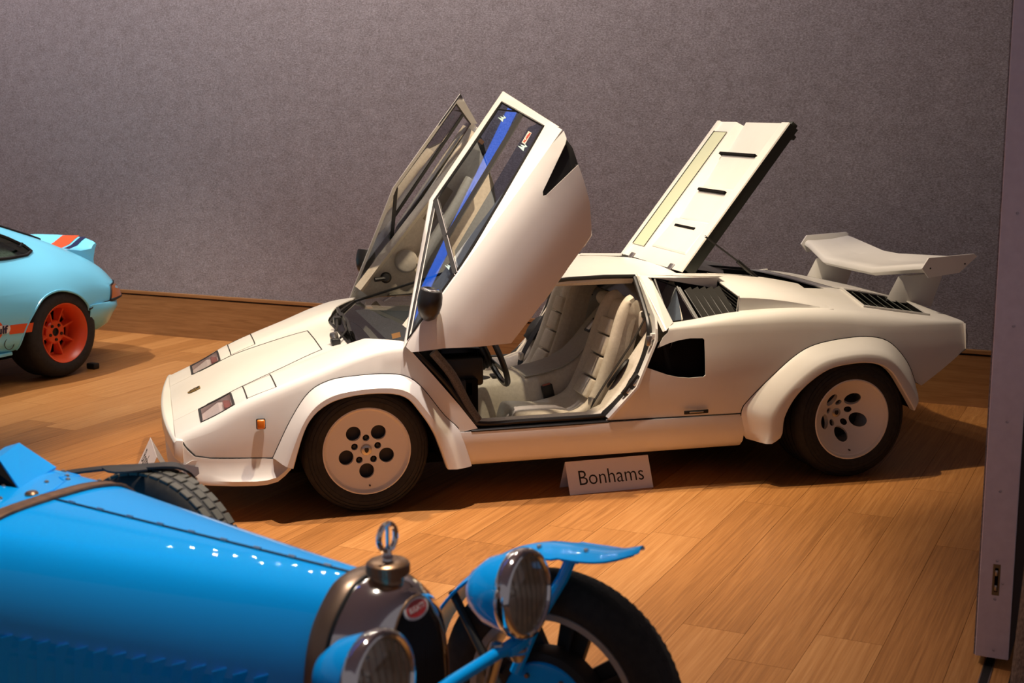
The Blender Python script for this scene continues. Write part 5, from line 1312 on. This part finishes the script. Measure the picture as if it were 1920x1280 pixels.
# ------------------------------------------------------------------ pale blue coupe at the left (local x forward, y to its left)
sky = pbsdf('pale_blue_paint', (.20, .70, .96), .25, coat=.5)
orange = pbsdf('orange_paint', (.72, .085, .02), .35, coat=.3)
navy = pbsdf('navy_vinyl', (.010, .018, .07), .35)
logow = pbsdf('logo_white', (.78, .76, .74), .4)
coupe = empty('coupe', (-2.1622, 3.5412, 0), radians(228))
tag(coupe, 'pale blue coupe with orange wheels and a ducktail spoiler, cut by the left edge', 'car')
def G(x, c, w): return math.exp(-((x - c) / w) ** 2)
zt = ip([-.88, -.77, -.56, -.3, 0, .36, .75, 1.1, 1.5, 1.85, 2.1, 2.5, 2.9, 3.12], [.58, .69, .825, .945, 1.075, 1.205, 1.285, 1.305, 1.285, 1.13, .93, .82, .71, .56])
yr = ip([-.88, -.77, -.56, -.3, 0, .36, 1.1, 1.5, 1.85, 2.1, 2.5, 3.12], [.32, .42, .50, .49, .43, .46, .50, .50, .52, .55, .50, .40])
dzr = ip([-.88, -.56, 0, .36, 1.1, 1.6, 2.1, 3.12], [.03, .03, .045, .075, .075, .06, .03, .02])
yw = ip([-.88, -.77, -.56, -.3, 0, .36, 1.1, 1.6, 2.1, 2.5, 3.12], [.40, .52, .62, .655, .64, .655, .68, .68, .66, .60, .48])
zw = ip([-.88, -.77, -.56, -.3, 0, .36, 1.1, 1.6, 2.1, 2.5, 3.12], [.545, .635, .735, .795, .862, .862, .85, .84, .86, .79, .52])
def ymx(x): return ip([-.88, -.78, -.7, -.5, 0, .6, 1.6, 2.3, 2.8, 3.12], [.46, .62, .71, .785, .805, .80, .80, .80, .75, .58])(x) + .075 * G(x, .05, .36) + .035 * G(x, 2.27, .36)
def sec_g(x):
    m_, z_ = ymx(x), zt(x)
    zs = min(zw(x) - .04, ip([-.88, -.5, 0, .5, 1.6, 2.3, 3.12], [.52, .66, .745, .74, .73, .72, .45])(x))
    return [(0, z_), (yr(x) * .6, z_ - dzr(x) * .25), (yr(x), z_ - dzr(x)), (yw(x), zw(x)), ((yw(x) + m_) / 2 + .015, zs), (m_, min(.56, zs - .05)), (m_ - .010, .40), (m_ - .03, .29), (m_ - .10, .235)]
CS = Skin(sec_g, [0, .12, .09, .05, .12, .14, .08, .05, 0], 6)
ARCH = cr([(.40, .262), (.385, .34), (.335, .455), (.215, .590), (.05, .634), (-.115, .592), (-.215, .510), (-.238, .455)], 5)
ARCHF = [(2.27 + .335 * cos(a), .33 + .315 * sin(a)) for a in [pi * k / 24 for k in range(25)]]
poly = [('y', -.87, 0)] + [('y', -.87, .38), ('z', -.87, .502), ('z', -.70, .492), ('z', -.238, .470)] + [('z', x, z) for x, z in reversed(ARCH)] + [('z', .44, .25), ('z', 1.0, .25), ('z', 1.93, .25)] + [('z', x, z) for x, z in reversed(ARCHF)] + [('z', 2.62, .26), ('z', 3.1, .30), ('y', 3.1, 0)]
qw = [('z', .050, .905), ('z', .075, .945), ('z', .185, 1.005), ('z', .36, 1.075), ('z', .52, 1.115), ('z', .52, .885), ('z', .30, .880), ('z', .12, .885)]
dw = [('z', .57, 1.125), ('z', .85, 1.165), ('z', 1.25, 1.175), ('z', 1.62, 1.05), ('z', 1.86, .89), ('z', .57, .885)]
bodyh = orient(skin_sheet(CS, poly, [qw, dw], h=.05), lambda p: (0, p.y, p.z - .5))
cb = mk('body_shell', join(bodyh, mirror(bodyh)), sky, coupe, smooth=45, th=.006)
cabin = pbsdf('cabin_trim', (.30, .36, .30), .9); noise_col(cabin, (.20, .25, .21), (.42, .48, .42), 45)
gls = glassmat('coupe_glass', (.62, .74, .66), refl=.06)
for sg in (-1, 1):
    for q in (qw, dw):
        f = skin_sheet(CS, q, h=.08); f = f if sg > 0 else mirror(f)
        g = mk('side_window', orient(f, lambda p: (0, sg, .3)), gls, coupe, smooth=60)
        ed = [CS.pt(x, v / KS) for x, v in conv(CS, q, .04)]
        mk('window_seal', tube([(x, sg * (y + .003), z) for x, y, z in ed], .012, 6, closed=True), black, g)
    mk('arch_liner', Orient_faces(grid([[(x, sg * (CS.pt(x, CS.s_z(x, z))[1] - .004), z) for x, z in ARCH], [(x * .98, sg * .50, z) for x, z in ARCH], [(.05, sg * .50, .3) for x, z in ARCH]]), lambda p: (0, sg, -.5)), dark, coupe, smooth=0)
    mk('arch_lip', tube([(x, sg * (CS.pt(x, CS.s_z(x, z))[1] - .004), z) for x, z in ARCH], .009, 6), sky, coupe)
    mk('arch_liner', Orient_faces(grid([[(x, sg * .78, z) for x, z in ARCHF], [(x, sg * .50, z) for x, z in ARCHF], [(2.27, sg * .50, .3) for x, z in ARCHF]]), lambda p: (0, sg, -.5)), dark, coupe, smooth=0)
    mk('tail_light', orient(sheet([(-.505, .505), (-.545, .592), (-.60, .600), (-.74, .598), (-.75, .505)], lambda x, z: (x, sg * (CS.pt(x, CS.s_z(x, z))[1] + .006), z), h=.04), lambda p: (0, sg, 0)), pbsdf('tail_amber', (.55, .16, .02), .25, coat=.6), coupe, th=.012)
    ed = [(-.497, .498), (-.540, .600), (-.69, .613)]
    mk('light_bezel', tube([(x, sg * (CS.pt(x, CS.s_z(x, z))[1] + .006), z) for x, z in dens(ed, .03, closed=False)], .007, 6), black, coupe)
    mk('bumper_seal', tube([(x, sg * (CS.pt(x, CS.s_z(x, z))[1] + .004), z) for x, z in dens([(-.232, .462), (-.30, .478), (-.70, .498), (-.86, .505)], .05, closed=False)], .008, 6), black, coupe)
    mk('rocker_panel', rbox(.44, 1.9, sg * .74 - .03, sg * .74 + .03, .228, .252, .006), sky, coupe)
    mk('lock_ring', lathe([(.038, .0), (.040, .003), (.0425, .003), (.0435, 0)], 36, frame((.485, sg * (CS.pt(.485, CS.s_z(.485, .318))[1] + .0005), .318), (0, sg, -.06), (1, 0, 0))), black, coupe)
    # stripe and roundel on the flank
    def decal(poly_, off, name, mat):
        v = sheet(poly_, lambda x, z: (x, sg * (CS.pt(x, CS.s_z(x, z))[1] + off), z), h=.03)
        return mk(name, orient(v, lambda p: (0, sg, 0)), mat, coupe)
    decal([(.318, .378), (.305, .442), (.485, .448), (.492, .384)], .0025, 'flank_stripe', orange)
    decal([(.76, .384), (.76, .450), (1.9, .45), (1.9, .384)], .0025, 'flank_stripe', orange)
    rd = decal(circ(.610, .424, .070, 40), .003, 'logo_disc', orange)
    decal([(.500 + .028 * (1 - cos(a)) , .424 + .030 * sin(a)) for a in [-pi / 2 + pi * k / 10 for k in range(11)]][::1] if False else
          [(.515 + .030 * cos(a), .424 + .030 * sin(a)) for a in [pi / 2 + pi * k / 10 for k in range(11)]] + [(.705 + .030 * cos(a), .424 + .030 * sin(a)) for a in [-pi / 2 + pi * k / 10 for k in range(11)]], .0045, 'logo_band', logow)
    tv, tf = text_vf('Gulf', .074, Matrix.Identity(4), extr=.0008, bold=.0024, width=1.15)
    tv = [(.585 - px_, .420 + py_, pz_) for px_, py_, pz_ in tv]
    tv = [(x, sg * (CS.pt(x, CS.s_z(x, z))[1] + .0065 + w), z) for x, z, w in tv] if sg > 0 else [(1.17 - x, sg * (CS.pt(1.17 - x, CS.s_z(1.17 - x, z))[1] + .0065 + w), z) for x, z, w in tv]
    mk('logo_lettering', (tv, tf), navy, coupe, smooth=0)
mk('cabin_lining', Orient_faces(loft([[(x, -.58, .35), (x, .58, .35), (x, .58, .86), (x, .38, h_), (x, -.38, h_), (x, -.58, .86)] for x, h_ in ((-.05, .88), (.15, .98), (.6, 1.17), (1.3, 1.20), (1.8, .95))]), lambda p: Vector((.7, 0, .7)) - p), cabin, coupe, smooth=0)
mk('rear_seat', rbox(.35, .55, -.5, .5, .5, .93, .06, 3), cabin, coupe)
mk('front_seat', rbox(.85, 1.02, -.55, -.12, .4, 1.02, .06, 3), black, coupe); mk('front_seat', rbox(.85, 1.02, .12, .55, .4, 1.02, .06, 3), black, coupe)
mk('window_latch', tube([(.19, .615, .955), (.15, .595, .945), (.13, .60, .97)], .009, 8), black, coupe)
# rear screen and windscreen, dark glass let into the shell
for nm, x0, x1, w0, w1 in (('rear_screen', -.22, .30, .40, .40), ('windscreen', 1.56, 2.02, .48, .52)):
    rows = [[(x0 + (x1 - x0) * t, u * (w0 + (w1 - w0) * t), CS.pt(x0 + (x1 - x0) * t, CS.s_y(x0 + (x1 - x0) * t, abs(u) * (w0 + (w1 - w0) * t)))[2] + .004) for u in (-1, -.75, -.5, -.25, 0, .25, .5, .75, 1)] for t in [i / 8 for i in range(9)]]
    g = mk(nm, orient(grid(rows), lambda p: (0, 0, 1)), pbsdf('screen_dark', (.03, .04, .04), .08, coat=1), coupe, smooth=60)
    mk('screen_seal', tube([rows[0][i] for i in range(9)] + [rows[t][8] for t in range(1, 9)] + [rows[8][i] for i in range(7, -1, -1)] + [rows[t][0] for t in range(7, 0, -1)], .010, 6, closed=True), black, g)
# rear bumper wrapping round
path = cr([(-.245, .835), (-.40, .820), (-.54, .77), (-.66, .67), (-.77, .49), (-.83, .25), (-.845, 0)], 5)
full = [(x, y) for x, y in path] + [(x, -y) for x, y in reversed(path[:-1])]
rows = []
for i, (x, y) in enumerate(full):
    t = abs(y) / .84; s = (x + .2) / .7 if False else 1
    k = min(1, max(0, (-.20 - x) / .35))
    c = Vector((x + .05, y, 0)); o = Vector((-.45, y * 1.0, 0)); o = Vector((x + .35, y, 0)) ; o.normalize() if o.length else None
    nx, ny = (-.95 * (1 - t ** 3), (1 if y > 0 else -1) * t ** 2); L_ = hypot(nx, ny) or 1; nx, ny = nx / L_, ny / L_
    rows.append([(x - nx * .03, y - ny * .03, .492), (x + nx * .004, y + ny * .004, .488), (x + nx * .022 * k, y + ny * .022 * k, .468), (x + nx * .024 * k, y + ny * .024 * k, .435), (x - nx * .01, y - ny * .01, .385), (x - nx * .05, y - ny * .05, .315), (x - nx * .11, y - ny * .11, .275)])
mk('rear_bumper', Orient_faces(grid(rows), lambda p: (p.x + .2, p.y, .0)), sky, coupe, smooth=50, th=.006)
# ducktail
rows = []
for u in (-1, -.97, -.9, -.7, -.4, 0, .4, .7, .9, .97, 1):
    y = u * .475; e = (1 - abs(u) ** 6); zb = lambda x: CS.pt(x, CS.s_y(x, abs(y) * .92))[2]
    tip = .715 + .070 * (1 - u * u); zt_ = .918 + .012 * (1 - u * u)
    rows.append([(-.40, y, zb(-.40) - .01), (-.43, y, zb(-.43) + .004), (-.55, y, .846 + .0 * e), (-.66, y, .872 * e + .852 * (1 - e)), (-tip + .04, y, (zt_ - .018) * e + .875 * (1 - e)), (-tip, y * (.98), zt_ * e + .89 * (1 - e)), (-tip - .012, y * .98, (zt_ - .012) * e + .88 * (1 - e)), (-tip + .020, y, .84), (-tip + .04, y, .77), (-tip + .03, y, zb(-tip) - .02)])
mk('ducktail_spoiler', Orient_faces(loft(rows), lambda p: (p.x + .62, p.y * .3, (p.z - .78) * 1.5)), sky, coupe, smooth=40)
def duck_z(x, y):
    u = y / .475; zt_ = .918 + .012 * (1 - u * u)
    tp_ = .715 + .070 * (1 - u * u)
    return ip([-tp_, -tp_ + .04, -.66, -.55, -.43] if tp_ > .71 else [-tp_, -tp_ + .02, -.64, -.55, -.43], [zt_, zt_ - .018, .872, .846, .835])(x)
for y0, y1, m_ in ((.07, .245, orange), (.275, .335, navy)):
    rows = [[(x, y0 + (y1 - y0) * t, duck_z(x, y0 + (y1 - y0) * t) + .0025) for t in (0, .5, 1)] for x in [-(.715 + .070 * (1 - ((y0 + y1) / .95) ** 2)) + .002 + q * .05 for q in range(6)]]
    mk('spoiler_stripe', orient(grid(rows), lambda p: (0, 0, 1)), m_, coupe)
for sg in (-1, 1): mk('spoiler_bracket', rbox(-.47, -.42, sg * .40 - .03, sg * .40 + .03, .825, .845, .004), black, coupe)
mk('underbody', box(-.35, 2.9, -.55, .55, .16, .26), dark, coupe, smooth=0)
# wheels
hubdark = dark
def coupe_wheel(x, sg, cy, R=.322, width=.26):
    m = frame((x, sg * cy, R), (0, sg, 0), (1, 0, 0))
    w = mk('wheel', Orient_faces(lathe([(.212, .004), (.222, .012), (.245, .016), (.275, .013), (R - .02, .0), (R - .004, -.025), (R, -.05), (R, -width + .05), (R - .02, -width), (.25, -width - .01), (.212, -width)], 56, m), lambda p: (p.x - x, (p.y - sg * (cy - width / 2)), p.z - R)), rubber, coupe, smooth=45)
    w['label'] = 'orange multi-spoke wheel with a deep dish'
    mk('rim', lathe([(.214, -.012), (.218, .004), (.214, .012), (.207, .008), (.198, -.012), (.188, -.020), (.176, -.11), (.172, -.15), (.165, -.20), (.20, -width), (.214, -width)], 56, m), orange, w, smooth=45)
    mk('hub_ring', lathe([(.030, -.085), (.078, -.085), (.086, -.092), (.088, -.115), (.03, -.115), (.030, -.085)], 40, m), orange, w, smooth=40)
    mk('hub_bore', lathe([(0, -.094), (.030, -.094), (.032, -.086), (.026, -.083), (.022, -.09)], 24, m), black, w)
    for k in range(5):
        a = 2 * pi * (k + .25) / 5
        mk('lug_nut', lathe([(0, -.075), (.011, -.076), (.0125, -.084), (.013, -.09)], 6, m @ Matrix.Translation((.055 * cos(a), .055 * sin(a), 0))), black, w, smooth=0)
    for k in range(8):
        a = 2 * pi * (k + .4) / 8
        mk('spoke', xf(hexa([(.080, -.020, -.118), (.180, -.026, -.150), (.180, .026, -.150), (.080, .020, -.118), (.080, -.006, -.088), (.182, -.006, -.082), (.182, .006, -.082), (.080, .006, -.088)]), m @ Matrix.Rotation(a, 4, 'Z')), orange, w, smooth=0)
    mk('rim_web', prism_ring(m, .155, .183, -.15, -.14), orange, w, smooth=30)
    mk('brake_disc', lathe([(0, -.165), (.17, -.165), (.17, -.18), (0, -.18)], 32, m), dark, w)
def prism_ring(m, r0, r1, z0, z1): return lathe([(r0, z0), (r0, z1), (r1, z1), (r1, z0), (r0, z0)], 40, m)
for sg in (-1, 1): coupe_wheel(0.0, sg, .815); coupe_wheel(2.27, sg, .775, .312, .20)
mk('wheel_chock', rbox(-.345, -.285, .72, .80, .0, .045, .01), black, coupe)
# ------------------------------------------------------------------ folded name cards and ceiling lamps
paper = pbsdf('white_card', (.84, .80, .84), .55); ink = pbsdf('card_ink', (.015, .013, .012), .6)
def tent(name, loc, rz, label, L=.45, H=.150, D=.150):
    o = empty(name, loc, rz); tag(o, label, 'card', None)
    t = .0012; a = atan2(H, D / 2)
    f = Matrix.Translation((0, -D / 2, 0)) @ Matrix.Rotation(a, 4, 'X')
    W = hypot(H, D / 2)
    mk('front_leaf', xf(box(-L / 2, L / 2, 0, W, 0, t), f), paper, o, smooth=0)
    b = Matrix.Translation((0, D / 2, 0)) @ Matrix.Rotation(pi - a, 4, 'X')
    mk('back_leaf', xf(box(-L / 2, L / 2, 0, W, -t, 0), b), paper, o, smooth=0)
    mk('fold', cyl((-L / 2, 0, H), (L / 2, 0, H), .0016, 6), paper, o)
    mk('lettering', text_vf('Bonhams', .108, f @ Matrix.Translation((0.008, W * .46, t + .0006)), extr=.0003, width=.90, bold=-.0006), ink, o, smooth=0)
    return o
tent('name_card', (1.232, -.775, 0), radians(2.5), 'white folded name card standing below the side sill of the white car')
tent('name_card', (-.972, .10, 0), radians(-86.2), 'white folded name card standing before the nose of the white car', L=.44)
lampm = emit('lamp_disc', (1.0, .90, .78), 600)
housing = pbsdf('lamp_housing', (.02, .02, .02), .5)
n = 0
lamp0 = None
for r in range(3):
    for k in range(8):
        p = on(-3.0 + k * .40 + r * .3, -2.3 + r * .85)
        if lamp0 is None:
            lamp0 = empty('ceiling_lamp', (0, 0, 0))
            mk('lamp_can', lathe([(.045, .0), (.05, 0), (.05, .22), (0, .22)], 20), housing, lamp0)
            mk('lamp_face', lathe([(0, .004), (.022, .004)], 20), lampm, lamp0, smooth=0)
            o = lamp0
        else:
            o = lamp0.copy(); COL.objects.link(o)
            for ch in lamp0.children:
                c = ch.copy(); COL.objects.link(c); c.parent = o
        o.location = (p.x, p.y, 4.78)
        tag(o, 'small round black ceiling spotlight', 'lamp', 'spotlights in rows on the ceiling')

bluem = emit('blue_light', (.015, .17, 1.0), 5.0)
bs_ = empty('ceiling_light_strip', (0, 0, 0)); tag(bs_, 'long straight blue light strip along the ceiling', 'light')
mk('strip_channel', strip([(-1.6, -.13, 4.93), (-6.2, -.45, 4.93)], .22, .06, (0, 0, 1)), housing, bs_, smooth=0)
mk('strip_diffuser', strip([(-1.62, -.13, 4.895), (-6.18, -.45, 4.895)], .08, .012, (0, 0, 1)), bluem, bs_, smooth=0)
